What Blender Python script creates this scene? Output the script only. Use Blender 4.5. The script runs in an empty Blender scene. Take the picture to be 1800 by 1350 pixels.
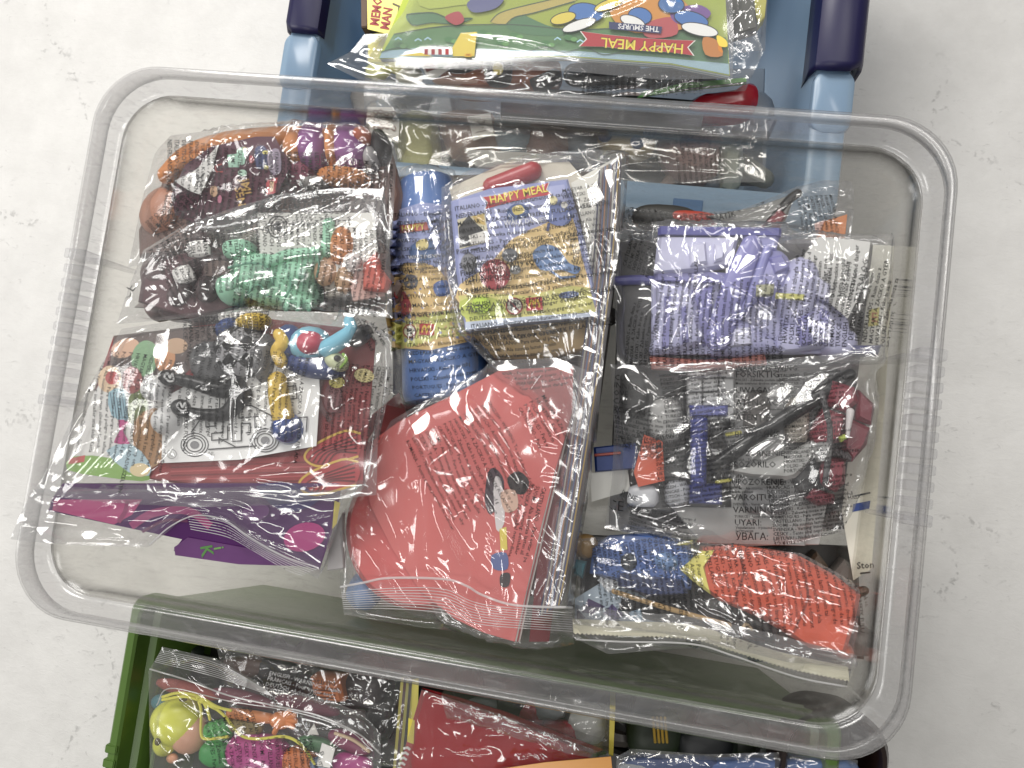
import bpy, bmesh, math, random
import numpy as np
from mathutils import Matrix, Vector
random.seed(4); rng = np.random.default_rng(4)
sc = bpy.context.scene
COL = sc.collection

# ---------------------------------------------------------------- camera
CR = np.array([[0.9822665657675442, 0.13189313194494123, -0.13325387619498555],
               [0.12002207921115657, -0.988355359036816, -0.0935328004768271],
               [-0.14403851664421236, 0.07588073542712569, -0.9866585122087447]])
CT = np.array([-0.03595344, -0.00410435, 0.51095235])
CC = -CR.T @ CT
FPX = 1350.0
cam = bpy.data.cameras.new('camera'); cam.sensor_width = 36; cam.lens = 27.0
cam.clip_start = 0.01; cam.clip_end = 50
co = bpy.data.objects.new('camera', cam); COL.objects.link(co)
rot = CR.T @ np.diag([1, -1, -1])
m4 = Matrix.Identity(4)
for i in range(3):
    for j in range(3): m4[i][j] = rot[i, j]
    m4[i][3] = CC[i]
co.matrix_world = m4
sc.camera = co

# ---------------------------------------------------------------- world, lamps, exposure
w = bpy.data.worlds.new('World'); sc.world = w; w.use_nodes = True
bg = w.node_tree.nodes['Background']
bg.inputs[0].default_value = (1.0, 0.985, 0.955, 1); bg.inputs[1].default_value = 0.22
def area(name, loc, target, sx, sy, power, col=(1, .98, .95)):
    l = bpy.data.lights.new(name, 'AREA'); l.shape = 'RECTANGLE'; l.size = sx; l.size_y = sy
    l.energy = power; l.color = col
    o = bpy.data.objects.new(name, l); COL.objects.link(o); o.location = loc
    o.rotation_euler = (Vector(target) - Vector(loc)).to_track_quat('-Z', 'Y').to_euler()
    return o
area('window_light', (-0.85, 1.65, 1.6), (0, 0, -.1), 1.2, 0.8, 64, (1, .978, .94))
area('ceiling_light', (0.95, 0.95, 2.1), (0.05, 0, -.1), 1.1, 0.25, 15, (1, .97, .93))
area('ceiling_light', (-0.35, -1.3, 2.1), (0, 0, -.1), 1.2, 0.3, 14, (1, .98, .95))
area('added_streak_strip', (0.1, 0.36, 2.2), (.05, 0, -.1), 1.5, 0.13, 10, (1, .98, .95))  # added strip lamp, placed so film wrinkles catch streaks
area('added_grazing_light', (-2.1, -0.1, 1.15), (0, 0, -.05), 1.0, 0.8, 22, (1, .985, .96))  # added lamp for grazing highlights on sideways film folds
sc.view_settings.view_transform = 'Standard'; sc.view_settings.look = 'None'
sc.view_settings.gamma = 1; sc.view_settings.exposure = -0.13
cy = sc.cycles
cy.transparent_max_bounces = 64; cy.max_bounces = 8; cy.diffuse_bounces = 3; cy.glossy_bounces = 3
cy.caustics_reflective = False; cy.caustics_refractive = False
cy.use_denoising = True; cy.sample_clamp_indirect = 4.0

# ---------------------------------------------------------------- helpers: projection
def ray(u, v):
    u = np.asarray(u, float); v = np.asarray(v, float)
    d = np.stack([(u - 900) / FPX, (v - 675) / FPX, np.ones_like(u)], -1)
    return d @ CR
def at(u, v, z):
    d = ray(u, v); s = (np.asarray(z, float) - CC[2]) / d[..., 2]
    return CC + s[..., None] * d
def mpp(u, v, z):                       # metres per pixel about a point
    p = at(u, v, z); return (CR[2] @ (p - CC)) / FPX
def ang_px(a): a = math.radians(a); return np.array([math.cos(a), math.sin(a)])

# ---------------------------------------------------------------- materials
MATS = {}
def nt(name):
    m = bpy.data.materials.new(name); m.use_nodes = True
    t = m.node_tree; t.nodes.clear()
    o = t.nodes.new('ShaderNodeOutputMaterial')
    return m, t, o
def N(t, typ, **kw):
    n = t.nodes.new(typ)
    for k, v in kw.items():
        if k.startswith('i_'): n.inputs[k[2:].replace('_', ' ')].default_value = v
        else: setattr(n, k, v)
    return n
def srgb(c):
    if isinstance(c, str):
        c = [int(c[i:i + 2], 16) / 255 for i in (0, 2, 4)]
        g = .3 * c[0] + .6 * c[1] + .1 * c[2]; c = [(x + (g - x) * .17) * .95 for x in c]
    return [x / 12.92 if x <= .04045 else ((x + .055) / 1.055) ** 2.4 for x in c]
def M(col, rough=.42, var=.12, bump=.15, scale=90, key=None, coat=0.0):
    k = key or (str(col), rough, var, bump, scale, coat)
    if k in MATS: return MATS[k]
    m, t, o = nt('surface'); c = srgb(col)
    p = N(t, 'ShaderNodeBsdfPrincipled'); p.inputs['Roughness'].default_value = rough
    if coat: p.inputs['Coat Weight'].default_value = coat; p.inputs['Coat Roughness'].default_value = .12
    tc = N(t, 'ShaderNodeTexCoord'); no = N(t, 'ShaderNodeTexNoise'); no.inputs['Scale'].default_value = scale
    no.inputs['Detail'].default_value = 4
    t.links.new(tc.outputs['Object'], no.inputs['Vector'])
    mx = N(t, 'ShaderNodeMix', data_type='RGBA')
    mx.inputs[6].default_value = [x * (1 - var) for x in c] + [1]
    mx.inputs[7].default_value = [min(1, x * (1 + var)) for x in c] + [1]
    t.links.new(no.outputs['Fac'], mx.inputs[0]); t.links.new(mx.outputs[2], p.inputs['Base Color'])
    if bump:
        b = N(t, 'ShaderNodeBump'); b.inputs['Strength'].default_value = bump; b.inputs['Distance'].default_value = .0006
        t.links.new(no.outputs['Fac'], b.inputs['Height']); t.links.new(b.outputs[0], p.inputs['Normal'])
    t.links.new(p.outputs[0], o.inputs[0]); MATS[k] = m; return m
def INK(col, rough=.5): return M(col, rough, 0.03, 0)
def film_mat(key, ior=2.0, haze=.085, rough=.12, bump=.35, scale=26, tint=(.985, .985, .985), hazecol=(.85, .85, .87), scuff=0):
    if key in MATS: return MATS[key]
    m, t, o = nt(key)
    tc = N(t, 'ShaderNodeTexCoord')
    no = N(t, 'ShaderNodeTexNoise', noise_type='RIDGED_MULTIFRACTAL'); no.inputs['Scale'].default_value = scale
    no.inputs['Detail'].default_value = 2.5; no.inputs['Distortion'].default_value = .6
    t.links.new(tc.outputs['Object'], no.inputs['Vector'])
    b = N(t, 'ShaderNodeBump'); b.inputs['Strength'].default_value = bump; b.inputs['Distance'].default_value = .0022
    t.links.new(no.outputs['Fac'], b.inputs['Height'])
    lw = N(t, 'ShaderNodeLayerWeight'); lw.inputs['Blend'].default_value = .5
    t.links.new(b.outputs[0], lw.inputs['Normal'])
    pw = N(t, 'ShaderNodeMath', operation='POWER'); pw.inputs[1].default_value = 5; t.links.new(lw.outputs['Facing'], pw.inputs[0])
    f0 = ((ior - 1) / (ior + 1)) ** 2
    fr = N(t, 'ShaderNodeMath', operation='MULTIPLY_ADD'); fr.inputs[1].default_value = 1 - f0; fr.inputs[2].default_value = f0
    t.links.new(pw.outputs[0], fr.inputs[0])
    tr = N(t, 'ShaderNodeBsdfTransparent'); tr.inputs[0].default_value = (*tint, 1)
    df = N(t, 'ShaderNodeBsdfDiffuse'); df.inputs[0].default_value = (*hazecol, 1)
    tl = N(t, 'ShaderNodeBsdfTranslucent'); tl.inputs[0].default_value = (*hazecol, 1)
    h1 = N(t, 'ShaderNodeMixShader'); h1.inputs[0].default_value = .5
    t.links.new(df.outputs[0], h1.inputs[1]); t.links.new(tl.outputs[0], h1.inputs[2])
    h2 = N(t, 'ShaderNodeMixShader'); h2.inputs[0].default_value = haze
    if scuff:
        mp = N(t, 'ShaderNodeMapping'); mp.inputs['Scale'].default_value = (1, 5, 2); mp.inputs['Rotation'].default_value = (.3, .2, .7); t.links.new(tc.outputs['Object'], mp.inputs[0])
        sn = N(t, 'ShaderNodeTexNoise', i_Scale=55, i_Detail=6, i_Roughness=.7, i_Distortion=.5); t.links.new(mp.outputs[0], sn.inputs['Vector'])
        sr = N(t, 'ShaderNodeMapRange'); sr.inputs[1].default_value = .52; sr.inputs[2].default_value = .8; sr.inputs[3].default_value = haze; sr.inputs[4].default_value = haze + scuff
        t.links.new(sn.outputs['Fac'], sr.inputs[0]); t.links.new(sr.outputs[0], h2.inputs[0])
    t.links.new(tr.outputs[0], h2.inputs[1]); t.links.new(h1.outputs[0], h2.inputs[2])
    gl = N(t, 'ShaderNodeBsdfGlossy'); gl.inputs['Roughness'].default_value = rough
    t.links.new(b.outputs[0], gl.inputs['Normal'])
    mx = N(t, 'ShaderNodeMixShader'); t.links.new(fr.outputs[0], mx.inputs[0])
    t.links.new(h2.outputs[0], mx.inputs[1]); t.links.new(gl.outputs[0], mx.inputs[2])
    t.links.new(mx.outputs[0], o.inputs[0]); MATS[key] = m; return m
FILM = film_mat('thin_plastic_film')
FILMS = film_mat('smooth_plastic_film', haze=.09, bump=.35, scale=14)
ZIP = film_mat('zip_plastic', haze=.45, bump=.0, rough=.2, hazecol=(.9, .9, .9))
CLEAR = film_mat('clear_plastic', ior=1.42, haze=.03, rough=.16, bump=.06, scale=8, tint=(.935, .928, .908), hazecol=(.72, .71, .68), scuff=.16)
CLEAR_RIM = film_mat('clear_rim_plastic', ior=1.5, haze=.12, rough=.16, bump=.04, scale=8, tint=(.955, .952, .95), hazecol=(.72, .72, .73), scuff=.2)
BLUEP = film_mat('blue_plastic', ior=1.45, haze=.7, rough=.25, bump=.05, scale=8, tint=(.72, .84, .95), hazecol=tuple(srgb('b4d2ec')))
CLEAR_RIB = film_mat('clear_rib_plastic', ior=1.5, haze=.07, rough=.14, bump=.0, scale=8, tint=(.975, .975, .98), hazecol=(.8, .8, .82))
BLACKINK = INK('141416', .5)

# ---------------------------------------------------------------- meshes and tagging
def tag(o, label=None, cat=None, group=None, kind=None):
    if label: o['label'] = label
    if cat: o['category'] = cat
    if group: o['group'] = group
    if kind: o['kind'] = kind
    return o
def origin(o): return np.array(o['_o']) if o is not None and '_o' in o.keys() else np.zeros(3)
def mesh(name, V, F, mats, parent=None, smooth=True, midx=None, loc=None, content=True):
    V = np.asarray(V, float).reshape(-1, 3)
    if parent is not None: off = ORG[parent.name]
    else: off = np.array(loc) if loc is not None else V.mean(0)
    me = bpy.data.meshes.new(name); me.from_pydata((V - off).tolist(), [], [tuple(int(i) for i in f) for f in F])
    if not isinstance(mats, (list, tuple)): mats = [mats]
    for m in mats: me.materials.append(m)
    if midx is not None: me.polygons.foreach_set('material_index', np.asarray(midx, dtype=np.int32))
    me.polygons.foreach_set('use_smooth', [bool(smooth)] * len(me.polygons))
    me.update()
    if smooth and len(F) < 9000: me.set_sharp_from_angle(angle=math.radians(36))
    o = bpy.data.objects.new(name, me); COL.objects.link(o)
    if parent is not None:
        o.parent = parent; ORG[o.name] = off
    else:
        o.location = off; ORG[o.name] = off
    if content: CUR.append((V, F))
    return o
ORG = {}; CUR = []
def thing(name, label, cat, px, z, group=None):
    o = bpy.data.objects.new(name, None); COL.objects.link(o)
    p = at(px[0], px[1], z); o.location = p; o.empty_display_size = .01; ORG[o.name] = p
    return tag(o, label, cat, group)

# ---------------------------------------------------------------- shapes (pixel plans laid on a level z, real thickness)
def cat_rom(P, n=6, closed=False):
    P = np.asarray(P, float)
    if len(P) < 3: 
        t = np.linspace(0, 1, n + 1)[:, None]; return P[0] * (1 - t) + P[1] * t
    if closed: Q = np.vstack([P[-1], P, P[0], P[1]])
    else: Q = np.vstack([2 * P[0] - P[1], P, 2 * P[-1] - P[-2]])
    out = []
    for i in range(1, len(Q) - 2):
        t = np.linspace(0, 1, n, endpoint=False)[:, None]
        a, b, c, d = Q[i - 1], Q[i], Q[i + 1], Q[i + 2]
        out.append(.5 * ((2 * b) + (-a + c) * t + (2 * a - 5 * b + 4 * c - d) * t ** 2 + (-a + 3 * b - 3 * c + d) * t ** 3))
    if not closed: out.append(P[-1:])
    return np.vstack(out)
def ell(u, v, rx, ry, ztop, rz=None, a=0, p=2.0, nu=18, nv=10, lump=0):
    s = mpp(u, v, ztop)
    rz = rz if rz is not None else min(rx, ry) * s * .8
    zc = ztop - rz; e = 2 / p
    f = lambda w: np.sign(w) * np.abs(w) ** e
    d = ang_px(a); nrm = np.array([-d[1], d[0]])
    V = []; F = []
    for i in range(nv + 1):
        ph = math.pi * i / nv
        for j in range(nu):
            th = 2 * math.pi * j / nu
            k = 1 + lump * (math.sin(3 * th + 5 * ph + u) * .5 + math.sin(7 * th - 3 * ph + v) * .3)
            x = f(math.sin(ph)) * f(math.cos(th)) * k; y = f(math.sin(ph)) * f(math.sin(th)) * k; z = f(math.cos(ph))
            q = np.array([u, v]) + d * rx * x + nrm * ry * y
            P = at(q[0], q[1], zc); P[2] = zc + rz * z; V.append(P)
    for i in range(nv):
        for j in range(nu):
            F.append((i * nu + j, (i + 1) * nu + j, (i + 1) * nu + (j + 1) % nu, i * nu + (j + 1) % nu))
    return np.array(V), F
def tube(pts, r, ztop, n=10, sub=5, flat=1.0, cap=.75):
    """pixel polyline, radius in pixels (or per point), top height (or per point)"""
    P = np.asarray(pts, float); k = len(P)
    r = np.broadcast_to(np.asarray(r, float), (k,)); zt = np.broadcast_to(np.asarray(ztop, float), (k,))
    S = cat_rom(np.column_stack([P, r, zt]), sub)
    m = np.array([mpp(u, v, z) for u, v, _, z in S]); R = S[:, 2] * m
    C = np.array([at(u, v, z) for u, v, _, z in S]); C[:, 2] -= R * flat
    Tn = np.gradient(C, axis=0); Tn /= np.linalg.norm(Tn, axis=1)[:, None] + 1e-9
    # rounded ends
    C = np.vstack([C[0] - Tn[0] * R[0] * cap, C[0] - Tn[0] * R[0] * cap * .6, C, C[-1] + Tn[-1] * R[-1] * cap * .6, C[-1] + Tn[-1] * R[-1] * cap])
    e0, e1 = (.25, .75) if cap > .5 else (.8, .96)
    R = np.concatenate([[R[0] * e0, R[0] * e1], R, [R[-1] * e1, R[-1] * e0]])
    Tn = np.vstack([Tn[:1], Tn[:1], Tn, Tn[-1:], Tn[-1:]])
    V = []; F = []
    for c, t, rr in zip(C, Tn, R):
        s = np.cross(t, [0, 0, 1.]); s /= np.linalg.norm(s) + 1e-9; q = np.cross(s, t)
        for j in range(n):
            a = 2 * math.pi * j / n; V.append(c + rr * (math.cos(a) * s + flat * math.sin(a) * q))
    L = len(C)
    for i in range(L - 1):
        for j in range(n): F.append((i * n + j, i * n + (j + 1) % n, (i + 1) * n + (j + 1) % n, (i + 1) * n + j))
    F.append(tuple(range(n))[::-1]); F.append(tuple((L - 1) * n + j for j in range(n)))
    return np.array(V), F
def prism(poly, ztop, th, bev=.0015, sm=0, dome=0.0):
    P = np.asarray(poly, float)
    if sm: P = cat_rom(P, sm, True)
    n = len(P); W = at(P[:, 0], P[:, 1], np.full(n, ztop)); c = W.mean(0)
    def inset(b):
        d = W - c; L = np.linalg.norm(d, axis=1)[:, None]; return c + d * np.maximum(.1, (L - b) / L)
    bev = min(bev, th * .45)
    r0 = inset(bev); r0[:, 2] = ztop
    r1 = W.copy(); r1[:, 2] = ztop - bev - dome * .5
    r2 = W.copy(); r2[:, 2] = ztop - th + bev - dome * .5
    r3 = inset(bev); r3[:, 2] = ztop - th - dome * .5
    rings = [r0, r1, r2, r3]
    if dome:
        ra = c + (W - c) * .45; ra[:, 2] = ztop + 0; rings[0][:, 2] = ztop - dome * .35
        rings = [ra] + rings
    V = np.vstack(rings); F = []
    for k in range(len(rings) - 1):
        for j in range(n): F.append((k * n + j, (k + 1) * n + j, (k + 1) * n + (j + 1) % n, k * n + (j + 1) % n))
    F.append(tuple(range(n))); F.append(tuple((len(rings) - 1) * n + j for j in range(n))[::-1])
    return V, F
def join(*vf):
    V = []; F = []; o = 0
    for v, f in vf:
        V.append(v); F += [tuple(i + o for i in g) for g in f]; o += len(v)
    return np.vstack(V), F
class Plane:
    """a plane through three pixel points at given heights"""
    def __init__(s, *p):
        a, b, c = [at(u, v, z) for u, v, z in p]
        s.o = a; s.n = np.cross(b - a, c - a); s.n /= np.linalg.norm(s.n)
        if s.n[2] < 0: s.n = -s.n
    def at(s, u, v, lift=0):
        d = ray(u, v); k = ((s.o + s.n * lift - CC) @ s.n) / (d @ s.n)
        return CC + k[..., None] * d
def flat(z): return Plane((0, 0, z), (1000, 0, z), (0, 1000, z))
def slab(poly, pl, th=.0006, sm=0):
    P = np.asarray(poly, float)
    if sm: P = cat_rom(P, sm, True)
    W = pl.at(P[:, 0], P[:, 1]); n = len(P)
    V = np.vstack([W, W - pl.n * th]); F = [tuple(range(n)), tuple(range(2 * n - 1, n - 1, -1))]
    F += [(j, j + n, (j + 1) % n + n, (j + 1) % n) for j in range(n)]
    return V, F
def area2(P): x, y = P[:, 0], P[:, 1]; return .5 * np.sum(x * np.roll(y, -1) - y * np.roll(x, -1))
def stroke_poly(pts, wd, closed=False, sub=0):
    """a mitred strip along a polyline"""
    P = np.asarray(pts, float)
    if sub: P = cat_rom(P, sub, closed)
    keep = [0] + [i for i in range(1, len(P)) if np.linalg.norm(P[i] - P[i - 1]) > 1e-4]; P = P[keep]
    n = len(P); D = np.roll(P, -1, 0) - P
    if not closed: D[-1] = D[-2]
    D /= np.linalg.norm(D, axis=1)[:, None] + 1e-9; B = np.roll(D, 1, 0)
    if not closed: B[0] = D[0]
    T = D + B; T /= np.linalg.norm(T, axis=1)[:, None] + 1e-9; NN = np.column_stack([-T[:, 1], T[:, 0]])
    k = np.clip(1 / np.maximum(.35, np.abs(np.sum(NN * np.column_stack([-D[:, 1], D[:, 0]]), 1))), 1, 2.2)[:, None] * wd / 2
    V = np.vstack([P + NN * k, P - NN * k]); F = [(i, (i + 1) % n, (i + 1) % n + n, i + n) for i in range(n if closed else n - 1)]
    return V, F
class Print:
    """flat printing laid on a plane (or draped on a height raster): colour patches, strokes and letters"""
    def __init__(s, pl=None, H=None, z0=0): s.pl, s.H, s.z0 = pl, H, z0; s.V = []; s.F = []; s.I = []; s.mats = []; s.k = 0; s.n = 0
    def mi(s, col):
        m = INK(col) if not isinstance(col, bpy.types.Material) else col
        if m not in s.mats: s.mats.append(m)
        return s.mats.index(m)
    def put(s, P, F, col, layer=None):
        P = np.asarray(P, float)
        if layer is None: s.k += 1; layer = s.k
        lift = .0002 + .00006 * layer
        if s.pl is not None: W = s.pl.at(P[:, 0], P[:, 1], lift)
        else:
            W = at(P[:, 0], P[:, 1], np.full(len(P), s.z0))
            for _ in range(3):
                z = samp(s.H, W[:, 0], W[:, 1]); z = np.where(z < -.5, s.z0, z)
                W = at(P[:, 0], P[:, 1], z + lift + .0003)
        i = s.mi(col); s.V.append(W); s.F += [tuple(int(q) + s.n for q in f) for f in F]; s.I += [i] * len(F); s.n += len(W)
        return s
    def patch(s, poly, col, sm=0, sub=0):
        P = np.asarray(poly, float)
        if sm: P = cat_rom(P, sm, True)
        if s.H is not None:
            P, F = subdivide(P, sub or 8); return s.put(P, F, col)
        if area2(P) > 0: P = P[::-1]
        return s.put(P, [tuple(range(len(P)))], col)
    def line(s, pts, wd, col, closed=False, sub=0):
        P, F = stroke_poly(pts, wd, closed, sub); s.k += 1
        return s.put(P, F, col, s.k)
    def disc(s, u, v, r, col, ry=None, a=0, n=20):
        d = ang_px(a); q = np.array([-d[1], d[0]]); t = np.linspace(0, 2 * math.pi, n, endpoint=False)
        return s.patch(np.array([u, v]) + np.outer(np.cos(t) * r, d) + np.outer(np.sin(t) * (ry or r), q), col)
    def text(s, body, u, v, size, col, a=0, bold=0, ax='LEFT', sx=1.0, shear=0):
        P, F = text_mesh(body, bold, ax)
        d = ang_px(a); up = np.array([d[1], -d[0]]); s.k += 1
        Q = np.array([u, v]) + np.outer(P[:, 0] * size * sx + P[:, 1] * shear * size, d) + np.outer(P[:, 1] * size, up)
        return s.put(Q, F, col, s.k)
    def done(s, name, parent):
        return mesh(name, np.vstack(s.V), s.F, s.mats, parent, False, s.I, content=False)
def subdivide(P, step):
    from mathutils.geometry import tessellate_polygon
    tr = tessellate_polygon([[Vector((p[0], p[1], 0)) for p in P]])
    bm = bmesh.new(); vs = [bm.verts.new((p[0], p[1], 0)) for p in P]
    for t in tr:
        try: bm.faces.new([vs[i] for i in t])
        except ValueError: pass
    for _ in range(6):
        es = [e for e in bm.edges if e.calc_length() > step * 1.6]
        if not es: break
        bmesh.ops.subdivide_edges(bm, edges=es, cuts=1); bmesh.ops.triangulate(bm, faces=bm.faces[:])
    bm.verts.index_update()
    V = np.array([v.co[:2] for v in bm.verts]); F = [tuple(v.index for v in f.verts) for f in bm.faces]; bm.free()
    return V, F
TXC = {}
def text_mesh(body, bold=0, ax='LEFT', line=1.0):
    k = (body, bold, ax, line)
    if k in TXC: return TXC[k]
    c = bpy.data.curves.new('t', 'FONT'); c.body = body; c.size = 1; c.resolution_u = 1; c.offset = bold; c.align_x = ax; c.space_line = line
    c.fill_mode = 'FRONT' if c.dimensions == '2D' else 'FULL'
    o = bpy.data.objects.new('t', c); me = bpy.data.meshes.new_from_object(o)
    V = np.zeros(len(me.vertices) * 3); me.vertices.foreach_get('co', V); V = V.reshape(-1, 3)[:, :2]
    F = [tuple(p.vertices) for p in me.polygons]
    bpy.data.objects.remove(o); bpy.data.curves.remove(c); bpy.data.meshes.remove(me)
    TXC[k] = (V, F); return V, F

# ---------------------------------------------------------------- height rasters
RS = .002; RN = 520; R0 = -.52
def new_raster(): return np.full((RN, RN), -1.0)
def ridx(x): return np.clip(((x - R0) / RS).astype(int), 0, RN - 1)
def splat(H, P): np.maximum.at(H, (ridx(P[:, 0]), ridx(P[:, 1])), P[:, 2])
def raster(H, V, F):
    T = []
    for f in F:
        for k in range(1, len(f) - 1): T.append((f[0], f[k], f[k + 1]))
    T = np.array(T); A, B, C = V[T[:, 0]], V[T[:, 1]], V[T[:, 2]]
    L = np.maximum(np.maximum(np.linalg.norm(A - B, axis=1), np.linalg.norm(B - C, axis=1)), np.linalg.norm(A - C, axis=1))
    k = np.minimum(np.ceil(L / .0016).astype(int), 160); k = np.maximum(1, 2 ** np.ceil(np.log2(np.maximum(k, 1))).astype(int))
    for kk in np.unique(k):
        s = k == kk; i, j = np.meshgrid(np.arange(kk + 1), np.arange(kk + 1), indexing='ij'); ok = i + j <= kk
        a = (i[ok] / kk)[None, :, None]; b = (j[ok] / kk)[None, :, None]
        P = A[s][:, None] * (1 - a - b) + B[s][:, None] * a + C[s][:, None] * b
        splat(H, P.reshape(-1, 3))
def dil(H, n=1):
    for _ in range(n):
        K = H.copy()
        for dx in (-1, 0, 1):
            for dy in (-1, 0, 1): K = np.maximum(K, np.roll(np.roll(H, dx, 0), dy, 1))
        H = K
    return H
def samp(H, x, y):
    fx = np.clip((x - R0) / RS - .5, 0, RN - 1.001); fy = np.clip((y - R0) / RS - .5, 0, RN - 1.001)
    i = fx.astype(int); j = fy.astype(int); a = fx - i; b = fy - j
    q = [H[i, j], H[i + 1, j], H[i, j + 1], H[i + 1, j + 1]]; lo = np.minimum.reduce(q)
    r = q[0] * (1 - a) * (1 - b) + q[1] * a * (1 - b) + q[2] * (1 - a) * b + q[3] * a * b
    return np.where(lo < -.5, np.maximum.reduce(q), r)
G = new_raster()

# ---------------------------------------------------------------- ground
def ground():
    m, t, o = nt('white_plaster_ground'); L = t.links.new
    p = N(t, 'ShaderNodeBsdfPrincipled'); p.inputs['Roughness'].default_value = .55
    tc = N(t, 'ShaderNodeTexCoord')
    big = N(t, 'ShaderNodeTexNoise', i_Scale=2.6, i_Detail=6, i_Roughness=.65); L(tc.outputs['Object'], big.inputs['Vector'])
    r1 = N(t, 'ShaderNodeValToRGB'); r1.color_ramp.elements[0].position = .40; r1.color_ramp.elements[1].position = .60
    r1.color_ramp.elements[0].color = (.53, .522, .508, 1); r1.color_ramp.elements[1].color = (.605, .597, .582, 1)
    md = N(t, 'ShaderNodeTexNoise', i_Scale=24, i_Detail=7, i_Roughness=.72); L(tc.outputs['Object'], md.inputs['Vector'])
    am = N(t, 'ShaderNodeMix', data_type='FLOAT'); am.inputs[0].default_value = .45; L(big.outputs['Fac'], am.inputs[2]); L(md.outputs['Fac'], am.inputs[3]); L(am.outputs[0], r1.inputs[0])
    # scuffs: stretched speckle seen only in patches
    mp = N(t, 'ShaderNodeMapping'); mp.inputs['Scale'].default_value = (1, 1.9, 1); mp.inputs['Rotation'].default_value = (0, 0, .5)
    L(tc.outputs['Object'], mp.inputs[0])
    sp = N(t, 'ShaderNodeTexNoise', i_Scale=70, i_Detail=5, i_Roughness=.7, i_Distortion=.8); L(mp.outputs[0], sp.inputs['Vector'])
    rs = N(t, 'ShaderNodeValToRGB'); rs.color_ramp.elements[0].position = .60; rs.color_ramp.elements[1].position = .72; L(sp.outputs['Fac'], rs.inputs[0])
    pm = N(t, 'ShaderNodeTexNoise', i_Scale=7, i_Detail=4, i_Distortion=1.0); L(tc.outputs['Object'], pm.inputs['Vector'])
    rp = N(t, 'ShaderNodeValToRGB'); rp.color_ramp.elements[0].position = .47; rp.color_ramp.elements[1].position = .62; L(pm.outputs['Fac'], rp.inputs[0])
    # hairline veins broken into dots
    dn = N(t, 'ShaderNodeTexNoise', i_Scale=9, i_Detail=5); L(tc.outputs['Object'], dn.inputs['Vector'])
    ad = N(t, 'ShaderNodeVectorMath', operation='MULTIPLY_ADD'); ad.inputs[1].default_value = (.16, .16, .16)
    L(dn.outputs['Color'], ad.inputs[0]); L(tc.outputs['Object'], ad.inputs[2])
    vo = N(t, 'ShaderNodeTexVoronoi', feature='DISTANCE_TO_EDGE', i_Scale=4.2); L(ad.outputs[0], vo.inputs['Vector'])
    rv = N(t, 'ShaderNodeValToRGB'); rv.color_ramp.elements[0].position = .0; rv.color_ramp.elements[1].position = .02
    rv.color_ramp.elements[0].color = (1, 1, 1, 1); rv.color_ramp.elements[1].color = (0, 0, 0, 1); L(vo.outputs['Distance'], rv.inputs[0])
    rb = N(t, 'ShaderNodeTexNoise', i_Scale=160, i_Detail=2); L(tc.outputs['Object'], rb.inputs['Vector'])
    rr = N(t, 'ShaderNodeValToRGB'); rr.color_ramp.elements[0].position = .50; rr.color_ramp.elements[1].position = .60; L(rb.outputs['Fac'], rr.inputs[0])
    m1 = N(t, 'ShaderNodeMath', operation='MULTIPLY'); L(rs.outputs[0], m1.inputs[0]); L(rp.outputs[0], m1.inputs[1])
    m2 = N(t, 'ShaderNodeMath', operation='MULTIPLY'); L(rv.outputs[0], m2.inputs[0]); L(rr.outputs[0], m2.inputs[1])
    m2b = N(t, 'ShaderNodeMath', operation='MULTIPLY'); L(m2.outputs[0], m2b.inputs[0]); L(rp.outputs[0], m2b.inputs[1])
    mm = N(t, 'ShaderNodeMath', operation='MAXIMUM'); L(m1.outputs[0], mm.inputs[0]); L(m2b.outputs[0], mm.inputs[1])
    sc_ = N(t, 'ShaderNodeMath', operation='MULTIPLY'); sc_.inputs[1].default_value = .55; L(mm.outputs[0], sc_.inputs[0])
    mx = N(t, 'ShaderNodeMix', data_type='RGBA'); mx.inputs[7].default_value = (.22, .215, .21, 1)
    L(sc_.outputs[0], mx.inputs[0]); L(r1.outputs[0], mx.inputs[6]); L(mx.outputs[2], p.inputs['Base Color'])
    b = N(t, 'ShaderNodeBump'); b.inputs['Strength'].default_value = .25; b.inputs['Distance'].default_value = .002
    L(sp.outputs['Fac'], b.inputs['Height']); L(b.outputs[0], p.inputs['Normal'])
    L(p.outputs[0], o.inputs[0])
    g = mesh('floor', [(-3, -3, ZG), (3, -3, ZG), (3, 3, ZG), (-3, 3, ZG)], [(0, 1, 2, 3)], m, None, False, loc=(0, 0, ZG), content=False)
    tag(g, 'white scuffed plaster floor with grey specks under the boxes', None, None, 'structure')
ZG = -.33
ground()

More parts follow.
